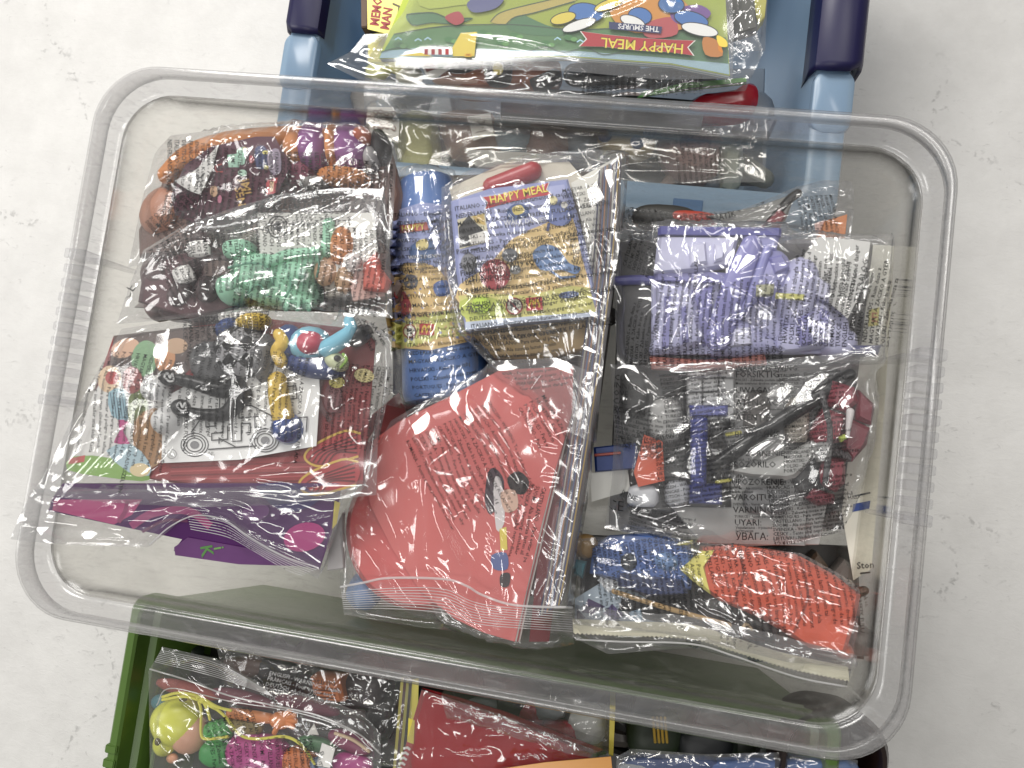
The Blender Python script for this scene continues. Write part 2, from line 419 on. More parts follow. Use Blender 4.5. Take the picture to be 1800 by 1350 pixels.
# ---------------------------------------------------------------- storage boxes
def ring(cx, cy, hx, hy, r, z, nc=10, ns=6):
    P = []
    for qx, qy, a0 in ((1, 1, 0), (-1, 1, 90), (-1, -1, 180), (1, -1, 270)):
        c = np.array([cx + qx * (hx - r), cy + qy * (hy - r)])
        for k in range(nc + 1):
            a = math.radians(a0 + 90 * k / nc); P.append((*(c + r * np.array([math.cos(a), math.sin(a)])), z))
        nq = {0: (-1, 1), 90: (-1, -1), 180: (1, -1), 270: (1, 1)}[a0]
        nxt = np.array([cx + nq[0] * (hx - r), cy + nq[1] * (hy - r)]) + r * np.array([math.cos(math.radians(a0 + 90)), math.sin(math.radians(a0 + 90))])
        st = np.array(P[-1][:2])
        for k in range(1, ns): P.append((*(st + (nxt - st) * k / ns), z))
    return P
def sweep(cx, cy, hx, hy, r, prof, cap=False):
    V = []; F = []; n = 0
    for k, (d, z) in enumerate(prof):
        R = ring(cx, cy, hx - d, hy - d, max(.004, r - d * .6), z); n = len(R); V += R
        if k:
            a, b = (k - 1) * n, k * n
            F += [(a + j, a + (j + 1) % n, b + (j + 1) % n, b + j) for j in range(n)]
    if cap: F.append(tuple(range((len(prof) - 1) * n, len(prof) * n)))
    return np.array(V), F
def solid(o, th, off=-1):
    m = o.modifiers.new('thickness', 'SOLIDIFY'); m.thickness = th; m.offset = off
def boxm(x0, x1, y0, y1, z0, z1, bev=.0006):
    bm = bmesh.new(); bmesh.ops.create_cube(bm, size=1)
    for v in bm.verts: v.co = ((x0 + x1) / 2 + v.co.x * (x1 - x0), (y0 + y1) / 2 + v.co.y * (y1 - y0), (z0 + z1) / 2 + v.co.z * (z1 - z0))
    if bev: bmesh.ops.bevel(bm, geom=bm.edges[:], offset=bev, segments=2, affect='EDGES')
    bm.verts.index_update(); V = np.array([v.co[:] for v in bm.verts]); F = [tuple(v.index for v in f.verts) for f in bm.faces]; bm.free()
    return V, F

ZB = -.118                                             # inside floor of the clear box
def clear_box():
    t = bpy.data.objects.new('storage_box', None); COL.objects.link(t); t.location = (0, 0, ZB - .002); ORG[t.name] = np.array([0, 0, ZB - .002])
    tag(t, 'large clear plastic storage box piled with bagged toys, resting across the two coloured boxes', 'storage box', 'storage boxes')
    b = mesh('body', *sweep(0, 0, .300, .2012, .046, [(.0165, -.0155), (.021, -.045), (.027, -.09), (.030, -.108), (.034, -.1155), (.042, -.118)], True), CLEAR, t, content=False)
    solid(b, .0016)
    r = mesh('rim', *sweep(0, 0, .300, .2012, .046, [(.0014, -.016), (.0002, -.006), (.0004, -.0010), (.0012, .0002), (.0024, .0006), (.0052, .0006), (.0064, .0001), (.0074, -.0018), (.0116, -.0125), (.0128, -.0145), (.0142, -.0152), (.0165, -.0155)]), CLEAR_RIM, t, content=False)
    solid(r, .0013)
    for s, (ua, va), (ub, vb) in ((-1, (152, 448), (100, 705)), (1, (1640, 622), (1622, 915))):
        ya, yb = at(ua, va, 0)[1], at(ub, vb, 0)[1]
        n = 11
        for k in range(n):
            y = ya + (yb - ya) * k / (n - 1); wide = k in (0, n - 1)
            hw = .0032 if not wide else .0036
            x0, x1 = sorted((s * .3018, s * .2855))
            mesh('handle_rib', *boxm(x0, x1, y - hw, y + hw, -.0175, .0012 if wide else -.0006), CLEAR_RIB, t, False, content=False)
        for y in (ya, yb):
            x0, x1 = sorted((s * .2995, s * .2815))
            V, F = boxm(x0, x1, y - .0016, y + .0016, -.05, -.017, .0004)
            low = V[:, 2] < -.04; V[low, 0] = np.where(abs(V[low, 0]) > .29, s * .284, s * .2785)
            mesh('handle_web', V, F, CLEAR_RIB, t, False, content=False)
    p = Print(flat(-.0142)); p.text('\u00ae', 1571, 1052, 26, ZIP); p.done('trade_mark', t)
clear_box()
G[ridx(np.array([-.27]))[0]:ridx(np.array([.27]))[0], ridx(np.array([-.17]))[0]:ridx(np.array([.17]))[0]] = ZB + .001
splat(G, np.array([(x, y, .0015) for x in np.arange(-.30, .301, .001) for y in np.arange(-.201, .202, .001) if abs(x) > .2895 or abs(y) > .191]))

ZR = -.122                                             # rims of the two lower boxes
def blue_box():
    x0, x1, y0, y1 = -.224, .2605, .160, .56
    cx, cyy, hx, hy = (x0 + x1) / 2, (y0 + y1) / 2, (x1 - x0) / 2, (y1 - y0) / 2
    t = bpy.data.objects.new('storage_box', None); COL.objects.link(t); t.location = (cx, cyy, ZG); ORG[t.name] = np.array([cx, cyy, ZG])
    tag(t, 'translucent light blue storage box with dark blue handles, behind the clear box', 'storage box', 'storage boxes')
    b = mesh('body', *sweep(cx, cyy, hx, hy, .028, [(.028, ZG + .002), (.020, ZG + .008), (.012, ZR - .08), (.0015, ZR - .02), (.0, ZR - .008), (.003, ZR - .001), (.009, ZR), (.024, ZR), (.029, ZR - .003), (.032, ZR - .012), (.040, ZR - .10), (.052, ZG + .012), (.08, ZG + .009)], True), BLUEP, t, content=False)
    solid(b, .0015)
    DB = M('0f0b46', .42, .08, .1, 60); dk = M('120d40', .6, 0, 0)
    yl = at(560, 60, ZR)[1]; yr = at(1470, 124, ZR)[1]
    for s, xo, ye in ((-1, x0, yl), (1, x1, yr)):
        # a rounded bar clipped over the long rim, its nose cut at an angle
        prof = [(-.004, ZR - .035), (-.004, ZR - .004), (-.001, ZR + .004), (.006, ZR + .007), (.022, ZR + .007), (.029, ZR + .003), (.031, ZR - .006), (.031, ZR - .03)]
        V = []; F = []; n = len(prof); ys = [ye, ye + .004, ye + .3]
        for k, y in enumerate(ys):
            for d, z in prof: V.append((xo - s * d, y + (.004 if d < 0 else 0) - (.004 * math.sin(max(0, min(1, d / .03)) * math.pi) if k == 0 else 0), z - (.003 if k == 0 else 0)))
        for k in range(2):
            F += [(k * n + j, k * n + j + 1, (k + 1) * n + j + 1, (k + 1) * n + j) for j in range(n - 1)]
        h = mesh('handle', V, F, DB, t, True, content=False); solid(h, .003)
        q = [(xo - s * .0315, ye - .002), (xo - s * .0315, ye - .03), (xo - s * .045, ye - .034), (xo - s * .05, ye - .06), (xo - s * .031, ye - .06)]
        lug = mesh('handle_lug', *sweep(xo - s * .0145, ye - .026, .0165, .027, .012, [(.003, ZR - .03), (.0, ZR - .004), (.001, ZR + .0005), (.003, ZR + .0018)], True), BLUEP, t, content=False)
        for r in range(3):
            for k in range(14):
                y = ye + .012 + k * .0095 + (r % 2) * .0047; z = ZR - .006 - r * .009
                V2, F2 = boxm(xo + s * .0036, xo + s * .0046, y - .0012, y + .0012, z - .0012, z + .0012, 0)
                mesh('grip_hole', V2, F2, dk, h, False, content=False)
    # latch slot in the front rim and the white barcode sticker on the side
    q = at(1210, 352, ZR); mesh('latch_slot', *boxm(q[0] - .012, q[0] + .012, .1665, .1765, ZR - .002, ZR + .0007, .0005), M('2f5f93', .5), t, content=False)
    st = mesh('sticker', *boxm(x0 - .0012, x0 - .0004, at(512, 160, ZR)[1] + .0, at(515, 78, ZR)[1], ZR - .055, ZR - .012, .0002), M('f2f2f0', .5, .02, 0), t, content=False)
    ya, yb = at(512, 150, ZR)[1], at(515, 84, ZR)[1]
    V = []; F = []
    for k in range(16):
        y = ya + (yb - ya) * (k + .2) / 16; w_ = random.choice([.0005, .0009, .0014]); a = len(V)
        for yy, zz in ((y, -.05), (y + w_, -.05), (y + w_, -.018), (y, -.018)): V.append((x0 - .0014, yy, ZR + zz + .003))
        F.append((a, a + 1, a + 2, a + 3))
    mesh('barcode', V, F, BLACKINK, st, False, content=False)
blue_box()
GREEN = M('4a6c22', .35, .06, .12, 70)
def green_box():
    x0, x1, y1, y0 = -.2815, .300, -.207, -.62
    cx, cyy, hx, hy = (x0 + x1) / 2, (y0 + y1) / 2, (x1 - x0) / 2, (y1 - y0) / 2
    t = bpy.data.objects.new('storage_box', None); COL.objects.link(t); t.location = (cx, cyy, ZG); ORG[t.name] = np.array([cx, cyy, ZG])
    tag(t, 'opaque green storage box of bagged toys, in front of the clear box', 'storage box', 'storage boxes')
    b = mesh('body', *sweep(cx, cyy, hx, hy, .016, [(.03, ZG + .002), (.022, ZG + .008), (.006, ZR - .02), (.0045, ZR - .014), (.0, ZR - .012), (.0, ZR - .002), (.002, ZR), (.0075, ZR), (.0095, ZR - .002), (.0115, ZR - .018), (.017, ZR - .020), (.019, ZR - .024), (.034, ZG + .010), (.06, ZG + .008)], True), GREEN, t, content=False)
    solid(b, .0015)
    for v in (1312, 1338):
        q = at(172, v, ZR); mesh('rim_notch', *boxm(x0 - .0015, x0 + .009, q[1] - .0035, q[1] + .0035, ZR - .012, ZR + .0012, .0008), GREEN, t, content=False)
    q = at(250, 1320, ZR - .05); V, F = boxm(x0 + .0225, x0 + .0262, q[1] - .028, q[1] + .022, ZR - .075, ZR - .03, .0008); mesh('wall_rib', V, F, GREEN, t, content=False)
    q = at(1575, 1350, ZR)
    V, F = sweep(.296, -.275, .040, .072, .032, [(.002, ZR - .05), (.0, ZR - .006), (.003, ZR), (.006, ZR), (.008, ZR - .004), (.012, ZR - .06)], True)
    e = mesh('end_handle', V, F, M('21130f', .3, .1, .1), t, content=False); e['label'] = 'dark brown rounded end piece'
green_box()

# ---------------------------------------------------------------- film bags
def resample(P, n):
    P = np.asarray(P, float); d = np.concatenate([[0], np.cumsum(np.linalg.norm(np.diff(P, axis=0), axis=1))]); d /= d[-1]
    t = np.linspace(0, 1, n); return np.column_stack([np.interp(t, d, P[:, 0]), np.interp(t, d, P[:, 1])])
def relax(Z, C, it):
    for _ in range(it):
        A = Z.copy(); A[1:-1, 1:-1] = .25 * (Z[2:, 1:-1] + Z[:-2, 1:-1] + Z[1:-1, 2:] + Z[1:-1, :-2]); Z = np.maximum(A, C)
    return Z
def resize(A, n, m):
    i = np.linspace(0, A.shape[0] - 1, n); j = np.linspace(0, A.shape[1] - 1, m)
    a = i.astype(int).clip(0, A.shape[0] - 2); b = j.astype(int).clip(0, A.shape[1] - 2); x = (i - a)[:, None]; y = (j - b)[None]
    return A[a][:, b] * (1 - x) * (1 - y) + A[a + 1][:, b] * x * (1 - y) + A[a][:, b + 1] * (1 - x) * y + A[a + 1][:, b + 1] * x * y
def wall(P, z):
    d = np.interp(-z, [.0, .0155, .045, .09, .118], [.0, .019, .0235, .0295, .036])
    P[..., 0] = np.clip(P[..., 0], -.300 + d, .300 - d); P[..., 1] = np.clip(P[..., 1], -.2012 + d, .2012 - d); return P
def bag(name, label, group, top, right, bottom, left, z, creases=40, cr_ang=None, named=(), seed=1, step=.0014, mat=None,
        box=True, sag=.5, cat='plastic bag', wob=.0008, slack=.0, floor=None, wave=.0018, amp=1.0):
    """clear film bag: a sheet stretched over whatever was made since the last bag, pinned at its outline"""
    global CUR, G
    r = np.random.default_rng(seed)
    zt = np.array(z if isinstance(z, (list, tuple)) else [z] * 4, float)        # tl, tr, br, bl
    s = mpp(900, 675, zt.mean())
    lw = max(np.ptp(np.array(top), axis=0).max(), np.ptp(np.array(bottom), axis=0).max()) * s
    lh = max(np.ptp(np.array(left), axis=0).max(), np.ptp(np.array(right), axis=0).max()) * s
    n, m = int(lw / step) + 2, int(lh / step) + 2
    a, b = np.linspace(0, 1, n), np.linspace(0, 1, m)
    T, B, Lf, Rt = resample(top, n), resample(bottom, n), resample(left, m), resample(right, m)
    x, y = a[:, None, None], b[None, :, None]
    PX = (1 - y) * T[:, None] + y * B[:, None] + (1 - x) * Lf[None] + x * Rt[None] \
        - ((1 - x) * (1 - y) * T[0] + x * (1 - y) * T[-1] + (1 - x) * y * B[0] + x * y * B[-1])
    a2, b2 = a[:, None], b[None]
    ZE = zt[0] * (1 - a2) * (1 - b2) + zt[1] * a2 * (1 - b2) + zt[2] * a2 * b2 + zt[3] * (1 - a2) * b2
    W = at(PX[..., 0], PX[..., 1], ZE)
    if box: W = wall(W, ZE)
    C = new_raster()
    for V, F in CUR: raster(C, V, F)
    C = dil(C, 1) + .0007
    Gd = dil(G, 1)
    cz = np.maximum(samp(C, W[..., 0], W[..., 1]), samp(Gd, W[..., 0], W[..., 1]) + .0009)
    Z = ZE.copy() + slack * np.sin(np.pi * a2) * np.sin(np.pi * b2)
    ed = np.minimum(np.minimum(a2, 1 - a2) * n, np.minimum(b2, 1 - b2) * m)
    lo = 6
    Zc, Cc = resize(Z, n // lo + 3, m // lo + 3), resize(cz, n // lo + 3, m // lo + 3)
    Zc = relax(Zc, Cc, 160); Z2 = resize(Zc, n, m)
    Z2[0], Z2[-1], Z2[:, 0], Z2[:, -1] = Z[0], Z[-1], Z[:, 0], Z[:, -1]
    Z = relax(np.maximum(Z2, cz), cz, 14)
    # creases
    D = np.zeros((n, m)); X, Y = W[..., 0], W[..., 1]
    def crease(p, q, h, wd, tent=False):
        d = q - p; L = np.linalg.norm(d) + 1e-6; d = d / L; tx = (X - p[0]) * d[0] + (Y - p[1]) * d[1]; ty = (X - p[0]) * -d[1] + (Y - p[1]) * d[0]
        ty = ty + .0016 * np.sin(tx / L * 5 + p[0] * 900) 
        k = np.clip(tx / L, 0, 1); f = np.clip(1.6 * np.minimum(k, 1 - k) * 2, 0, 1) ** .8
        return h * f * (np.clip(1 - np.abs(ty) / wd, 0, 1) if tent else np.exp(-np.abs(ty) / wd))
    kx, ky = r.uniform(25, 60, 2); kp = r.uniform(0, 6, 2)
    for _ in range(int(creases * 2.0)):
        i, j = r.integers(0, n), r.integers(0, m); p = np.array([X[i, j], Y[i, j]])
        busy = .5 + .5 * math.sin(p[0] * kx + kp[0]) * math.sin(p[1] * ky + kp[1])          # folds come in clusters, with clear film between
        if r.random() > .25 + .9 * busy: continue
        an = (r.normal(math.radians(cr_ang[0]), math.radians(cr_ang[1])) if cr_ang else r.uniform(0, math.pi))
        L = r.uniform(.010, .030) if r.random() < .22 else r.uniform(.035, .12); q = p + L * np.array([math.cos(an), math.sin(an)])
        big = L > .05
        if big: h = amp * r.uniform(.0012, .0034); D = np.maximum(D, crease(p, q, h, h / r.uniform(.3, .6), True))
        else: D = np.maximum(D, crease(p, q, amp * r.uniform(.0008, .0024), r.uniform(.0010, .0024)))
    for q_ in named:
        u0, v0, u1, v1, h = q_[:5]; i = zt.mean(); D = np.maximum(D, crease(at(u0, v0, i)[:2], at(u1, v1, i)[:2], h, h / r.uniform(.40, .52), True))
    ph = r.uniform(0, 6, 6)
    Wv = wave * (np.sin(a2 * 13 + b2 * 5 + ph[0]) + .6 * np.sin(a2 * 7 - b2 * 17 + ph[1]))
    Z = Z + (D + np.abs(Wv)) * np.clip(ed / 5, 0, 1)
    W = W.copy(); W[..., 2] = Z
    idx = np.arange(n * m).reshape(n, m)
    Fq = np.stack([idx[:-1, :-1], idx[:-1, 1:], idx[1:, 1:], idx[1:, :-1]], -1).reshape(-1, 4)
    V = W.reshape(-1, 3)
    # the lower sheet follows what the bag lies on
    k = 4; ii = np.unique(np.r_[0:n:k, n - 1]); jj = np.unique(np.r_[0:m:k, m - 1])
    Wb = W[np.ix_(ii, jj)].copy(); g = samp(Gd, Wb[..., 0], Wb[..., 1]) + .0005
    base = floor if floor is not None else -.9
    g = np.maximum(g, base); eb = np.clip(ed[np.ix_(ii, jj)] * step / .028, 0, 1); eb = eb * eb * (3 - 2 * eb)
    Wb[..., 2] = np.minimum(Wb[..., 2], np.where(g < -.5, Wb[..., 2] - .012 * eb, Wb[..., 2] * (1 - eb) + np.maximum(g, Wb[..., 2] - .07) * eb))
    nb, mb = Wb.shape[:2]; ib = np.arange(nb * mb).reshape(nb, mb) + n * m
    Fb = np.stack([ib[:-1, :-1], ib[1:, :-1], ib[1:, 1:], ib[:-1, 1:]], -1).reshape(-1, 4)
    V = np.vstack([V, Wb.reshape(-1, 3)]); F = np.vstack([Fq, Fb])
    o = mesh(name, V, F, mat or FILM, None, True, content=False)
    tag(o, label, cat, group)
    H = new_raster(); raster(H, W.reshape(-1, 3), Fq.tolist()); 
    G = np.maximum(G, H); CUR = []
    o_out = np.vstack([resample(top, 60), resample(right, 60), resample(bottom, 60)[::-1], resample(left, 60)[::-1]])
    return dict(o=o, H=dil(H, 1), z=zt.mean(), out=o_out, seed=seed)
def inside(P, poly):
    x, y = P[:, 0], P[:, 1]; c = np.zeros(len(P), bool); j = len(poly) - 1
    for i in range(len(poly)):
        xi, yi = poly[i]; xj, yj = poly[j]
        if yi != yj:
            s = ((yi > y) != (yj > y)) & (x < (xj - xi) * (y - yi) / (yj - yi) + xi); c ^= s
        j = i
    return c
def drape(b, P, lift):
    """pixel plan -> points on the bag's film"""
    W = at(P[:, 0], P[:, 1], np.full(len(P), b['z']))
    for _ in range(3):
        z = samp(b['H'], W[:, 0], W[:, 1]); z = np.where(z < -.5, b['z'], z); W = at(P[:, 0], P[:, 1], z + lift)
    return W
def bag_text(b, blocks, name='printed_text', mat=None, warp=3.0, clip=True):
    """blocks: (string, u, v, angle, size px, bold, line spacing)"""
    VV = []; FF = []; n = 0; r = np.random.default_rng(b['seed'] + 50); ph = r.uniform(0, 6, 4)
    for (body, u, v, a, size, bold, ls) in blocks:
        P, F = text_mesh(body, bold, 'LEFT', ls); d = ang_px(a); up = np.array([d[1], -d[0]])
        if math.sin(math.radians(a)) > .5: u = u + body.count('\n') * size * ls * up[0]; v = v + body.count('\n') * size * ls * up[1]
        Q = np.array([u, v]) + np.outer(P[:, 0] * size, d) + np.outer(P[:, 1] * size, up)
        Q = Q + warp * np.column_stack([np.sin(Q[:, 1] / 31 + ph[0]) + .6 * np.sin(Q[:, 0] / 17 + ph[1]), np.sin(Q[:, 0] / 37 + ph[2]) + .6 * np.sin(Q[:, 1] / 19 + ph[3])])
        if clip:
            ok = inside(Q, b['out']); F = [f for f in F if ok[f[0]]]
            used = np.unique(np.concatenate([np.array(f) for f in F])) if F else np.array([], int)
            if not len(used): continue
            re = -np.ones(len(P), int); re[used] = np.arange(len(used)); Q = Q[used]; F = [tuple(re[list(f)]) for f in F]
        VV.append(drape(b, Q, .0004)); FF += [tuple(int(i) + n for i in f) for f in F]; n += len(Q)
    if not VV: return
    o = mesh(name, np.vstack(VV), FF, mat or BLACKINK, b['o'], False, content=False); o['kind'] = 'stuff'; return o
def zip_line(b, pts, wd=3.2, name='zip_seal', mat=None):
    P = cat_rom(pts, 8); W = drape(b, P, .0006)
    s = mpp(900, 700, b['z']) * wd / 2; V = []; F = []; nn = 6
    Tn = np.gradient(W, axis=0); Tn /= np.linalg.norm(Tn, axis=1)[:, None]
    for c, t in zip(W, Tn):
        q = np.cross(t, [0, 0, 1.]); q /= np.linalg.norm(q) + 1e-9; e = np.cross(q, t)
        for j in range(nn): an = 2 * math.pi * j / nn; V.append(c + s * (math.cos(an) * q + .7 * math.sin(an) * e))
    for i in range(len(W) - 1):
        for j in range(nn): F.append((i * nn + j, i * nn + (j + 1) % nn, (i + 1) * nn + (j + 1) % nn, (i + 1) * nn + j))
    return mesh(name, V, F, mat or ZIP, b['o'], True, content=False)
def zip_band(b, p0, p1, n, wd=1.3):
    """fine ribs of a zip closure between two pixel polylines"""
    A, B = cat_rom(p0, 8), cat_rom(p1, 8); A, B = resample(A, 40), resample(B, 40)
    for k in range(n): zip_line(b, A + (B - A) * k / (n - 1), wd, 'zip_rib')
WARN = ["ENGLISH - WARNING: To avoid danger of suffocation keep this bag away from babies and children. Dispose of this bag immediately.",
 "FRANCAIS - Pour eviter tout danger d'etouffement d'enfants en bas age, jetez ce sac immediatement. Ne pas laisser a la portee.",
 "DEUTSCH - Achtung: Um Erstickungsgefahr zu vermeiden, diesen Beutel von Babys und Kindern fernhalten und sofort wegwerfen.",
 "ITALIANO - Eliminare immediatamente il sacchetto per evitare eventuali pericoli di soffocamento per i bambini piccoli. Conservare.",
 "NEDERLANDS - Ruim deze zak onmiddellijk op om verstikkingsgevaar van babies en kinderen te voorkomen. Adres bewaren a.u.b.",
 "MAGYAR - A ZACSKO A GYEREKEK FULLADASVESZELYENEK ELKERULESE ERDEKEBEN azonnal eltavolitando. Nem alkalmas 3 ev alatt.",
 "HRVATSKI - Kako bi se izbjegla opasnost od gusenja djece, odmah bacite ovu vrecicu. London SW19 6QU. 10251 Kupinecki.",
 "POLSKI - Zabawka moze zawierac drobne elementy. Nie zalecana dzieciom ponizej 3 lat. Prosimy o zachowanie adresu informacyjnego.",
 "PORTUGUES - Para evitar o perigo de asfixia, mantenha este saco fora do alcance dos bebes e das criancas. Deite fora.",
 "CASTELLANO - Para evitar el peligro de asfixia de los ninos pequenos tire esta bolsa inmediatamente. Guarde la direccion.",
 "SUOMI - Ala suuntaa lasten silmiin tai kasvoihin. Sailyta pakkaus myohempaa tarvetta varten. Ei sovellu alle 3-vuotiaille.",
 "SVENSKA - Varning: innehaller sma delar. Kasta denna pase omedelbart for att undvika kvavningsrisk for spadbarn och barn.",
 "CESKY - Tento obal neprodlene odstrante, aby nedoslo k uduseni malych deti. Uschovejte adresu pro pripadne pouziti.",
 "LIETUVIU - Nedelsdami ismeskite si maiseli, kad kudikiai ir vaikai zaisdami neuzdustu. Netinka vaikams iki 3 metu.",
 "ROMANA - Pentru a evita pericolul de sufocare a copiilor, aruncati imediat aceasta punga. Pastrati adresa pentru viitor.",
 "TURKCE - Kucuk parcalar icerir, 3 yasindan kucuk cocuklar icin uygun degildir. Bogulma tehlikesine karsi torbayi atin."]
def warn(n, start=0, ln=200, rep=1):
    return "\n".join((WARN[(i + start) % len(WARN)] + ' ' + WARN[(i * 3 + start + 5) % len(WARN)])[:ln] for i in range(n))

# ---------------------------------------------------------------- content of the boxes
def loose():
    global CUR, G
    for V, F in CUR: raster(G, V, F)
    CUR = []
def one(name, vf, mat, label, cat, group=None, smooth=True):
    o = mesh(name, vf[0], vf[1], mat, None, smooth); return tag(o, label, cat, group)
def part(name, vf, mat, par, label=None, smooth=True):
    o = mesh(name, vf[0], vf[1], mat, par, smooth)
    if label: o['label'] = label
    return o
def card(name, poly, pl, col, label, cat, group=None, th=.0007, rough=.35, sm=0):
    V, F = slab(poly, pl, th, sm); o = mesh(name, V, F, M(col, rough, .04, .02), None, False); return tag(o, label, cat, group)
def arches(p, u, v, wd, ht, a=0, bgc='c8242c', fg='f4c530'):
    d = ang_px(a); q = np.array([-d[1], d[0]]); f = lambda x, y: np.array([u, v]) + d * x * wd / 2 + q * y * ht / 2
    p.patch([f(-1, -1), f(1, -1), f(1, 1), f(-1, 1)], bgc)
    pts = [f(-.62, .6), f(-.5, -.2), f(-.3, -.62), f(-.12, -.2), f(0, .45), f(.12, -.2), f(.3, -.62), f(.5, -.2), f(.62, .6)]
    p.line(pts, ht * .15, fg, sub=4)
def nobaby(p, u, v, r):
    t = np.linspace(0, 2 * math.pi, 20, endpoint=False); p.disc(u, v, r, 'e8e4cf')
    p.disc(u - r * .1, v - r * .15, r * .35, '3a3a3c'); p.line([(u - r * .4, v + r * .5), (u + r * .4, v + r * .3)], r * .3, '3a3a3c')
    p.line(np.column_stack([u + r * np.cos(t), v + r * np.sin(t)]), r * .18, 'b0202a', True)
    p.line([(u - r * .7, v - r * .7), (u + r * .7, v + r * .7)], r * .18, 'b0202a')
def ribbon(p, u0, v0, u1, v1, h, text, a, size, col='c8202c', tcol='f6df3a', sx=.95):
    d = np.array([u1 - u0, v1 - v0], float); L = np.linalg.norm(d); d /= L; n = np.array([-d[1], d[0]])
    f = lambda x, y: np.array([u0, v0]) + d * x * L + n * y * h / 2
    out = [f(-.02, -1.25), f(.2, -1.0), f(.5, -1.15), f(.8, -1), f(1.02, -1.25), f(.96, 0), f(1.02, 1.2), f(.8, 1), f(.5, .9), f(.2, 1.0), f(-.02, 1.2), f(.04, 0)]
    p.patch(out, 'f2efe6'); c = np.mean(out, 0)
    p.patch([c + (q - c) * np.array([.975, .975]) - 0 * n for q in out], col)
    w0 = f(.09, .55) if a is None else None
    an = math.degrees(math.atan2(d[1], d[0])); p.text(text, *f(.085, .52), size, '5a1010', an, .012, sx=sx); p.text(text, *f(.08, .42), size, tcol, an, .008, sx=sx)


def buried(region, n, ztop, cols, label, group, rmin=14, rmax=34, seed=0):
    """filler toys packed lower down in the bags; in the green box, dark lumps standing in for shade"""
    r = random.Random(seed); poly = [tuple(q) for q in region]; us = [q[0] for q in poly]; vs = [q[1] for q in poly]; k = 0
    while k < n:
        u, v = r.uniform(min(us), max(us)), r.uniform(min(vs), max(vs))
        if not inside(np.array([[u, v]]), poly)[0]: continue
        rx, ry = r.uniform(rmin, rmax), r.uniform(rmin, rmax); a = r.uniform(0, 180); zt_ = ztop - r.uniform(0, .012); c_ = r.choice(cols)
        if k % 3 == 0: vf = prism([(u + rx * math.cos(math.radians(q + a)) * r.uniform(.8, 1.2), v + ry * math.sin(math.radians(q + a)) * r.uniform(.8, 1.2)) for q in range(0, 360, 60)], zt_, .02, .003)
        elif k % 3 == 1: d = ang_px(a) * rx * 1.3; vf = tube([(u - d[0], v - d[1]), (u + r.uniform(-6, 6), v + r.uniform(-6, 6)), (u + d[0], v + d[1])], [ry * .35, ry * .5, ry * .4], zt_, 8)
        else: vf = ell(u, v, rx, ry, zt_, .012, a, 2.8, 14, 8, .12)
        one('buried_filler', vf, M(c_, .4), label, 'toy', group); k += 1

# ================= blue box =================
GCLEAR = G; G = new_raster()
zb = -.15
gB = 'toys inside the blue box'
one('gold_shape', prism([(690, 200), (752, 190), (764, 240), (756, 300), (700, 300)], zb, .03, .006, 2, .006), M('b9b872', .5), 'yellow green soft toy seen through the clear wall, in the left of the blue box', 'toy', gB)
one('flesh_figure', prism([(770, 190), (850, 184), (872, 215), (868, 262), (800, 275), (775, 240)], zb - .004, .03, .008, 3, .008), M('c0957e', .5), 'peach round toy under a white tag, seen through the clear wall', 'toy', gB)
one('plush_toy', prism([(868, 196), (912, 190), (934, 230), (905, 262), (872, 250)], zb - .003, .03, .006, 3, .006), M('9dbccc', .5), 'pale blue toy beside the peach one, seen through the clear wall', 'toy', gB)
one('small_figure', prism([(930, 210), (985, 200), (1000, 250), (960, 285), (926, 270)], zb - .006, .03, .006, 3, .006), M('a2786c', .5), 'reddish brown toy in the blue box, seen through the clear wall', 'toy', gB)
t = thing('toy_vehicle', 'yellow toy with blue wheels seen through the clear wall', 'toy', (1100, 240), zb - .03, gB)
part('body', prism([(1050, 226), (1090, 210), (1150, 222), (1146, 260), (1100, 272), (1060, 256)], zb - .003, .024, .005, 2, .005), M('bfa878', .45), t)
for u, v in ((1120, 250), (1063, 238), (1143, 232)): part('wheel', ell(u, v, 13, 12, zb + .001), M('3d5588', .4), t)
one('pink_figure', prism([(1160, 226), (1230, 216), (1275, 236), (1262, 300), (1200, 312), (1166, 276)], zb - .010, .03, .008, 3, .008), M('a87e78', .5), 'dusky pink toy lying right of the yellow one in the blue box', 'toy', gB)
for i, (q, c_) in enumerate((([(1268, 248), (1308, 256), (1304, 320), (1272, 322)], 'a0a89a'), ([(992, 206), (1046, 214), (1044, 268), (1004, 274)], '8494a4'))):
    one('toy_block', prism(q, zb - .008, .03, .006, 2, .004), M(c_, .5), ['grey green toy block against the right of the blue box', 'slate blue toy block in the middle of the blue box'][i], 'toy', gB)
buried([(650, 170), (1340, 190), (1330, 320), (650, 315)], 34, zb - .022, ['8f9aa4', '6f7a88', 'a09a94', '7c8078', '94766c'], 'dull toy packed low in the blue box behind the clear wall', 'dull toys low in the blue box', 24, 44, 10)
one('blue_card', prism([(640, 120), (1345, 120), (1340, 325), (645, 322)], -.21, .004, .001), M('56677a', .6), 'slate card covering the bottom of the blue box', 'card', smooth=False)
pl = flat(zb + .008)
o = card('paper_tag', [(822, 205), (862, 198), (868, 236), (833, 247)], pl, 'eeeae0', 'small white paper tag on the peach toy in the blue box', 'tag')
p = Print(pl); p.line([(838, 212), (845, 220), (852, 212), (848, 226)], 2, '7a6a60'); p.line([(836, 233), (860, 228)], 1.6, '9a8a80'); p.done('print', o)
pl = flat(zb + .012)
o = card('instruction_sheet', [(646, 188), (690, 188), (702, 214), (700, 252), (650, 236)], pl, 'e2dfd6', 'white sheet of small brown drawings in the left of the blue box', 'leaflet')
p = Print(pl)
for k in range(14):
    u, v = 660 + (k % 4) * 10 + random.uniform(-2, 2), 198 + (k // 4) * 13 + random.uniform(-2, 2)
    p.line([(u - 4, v), (u, v - 4), (u + 4, v), (u + 1, v + 4)], 1.8, '8a5c4c', True, 3)
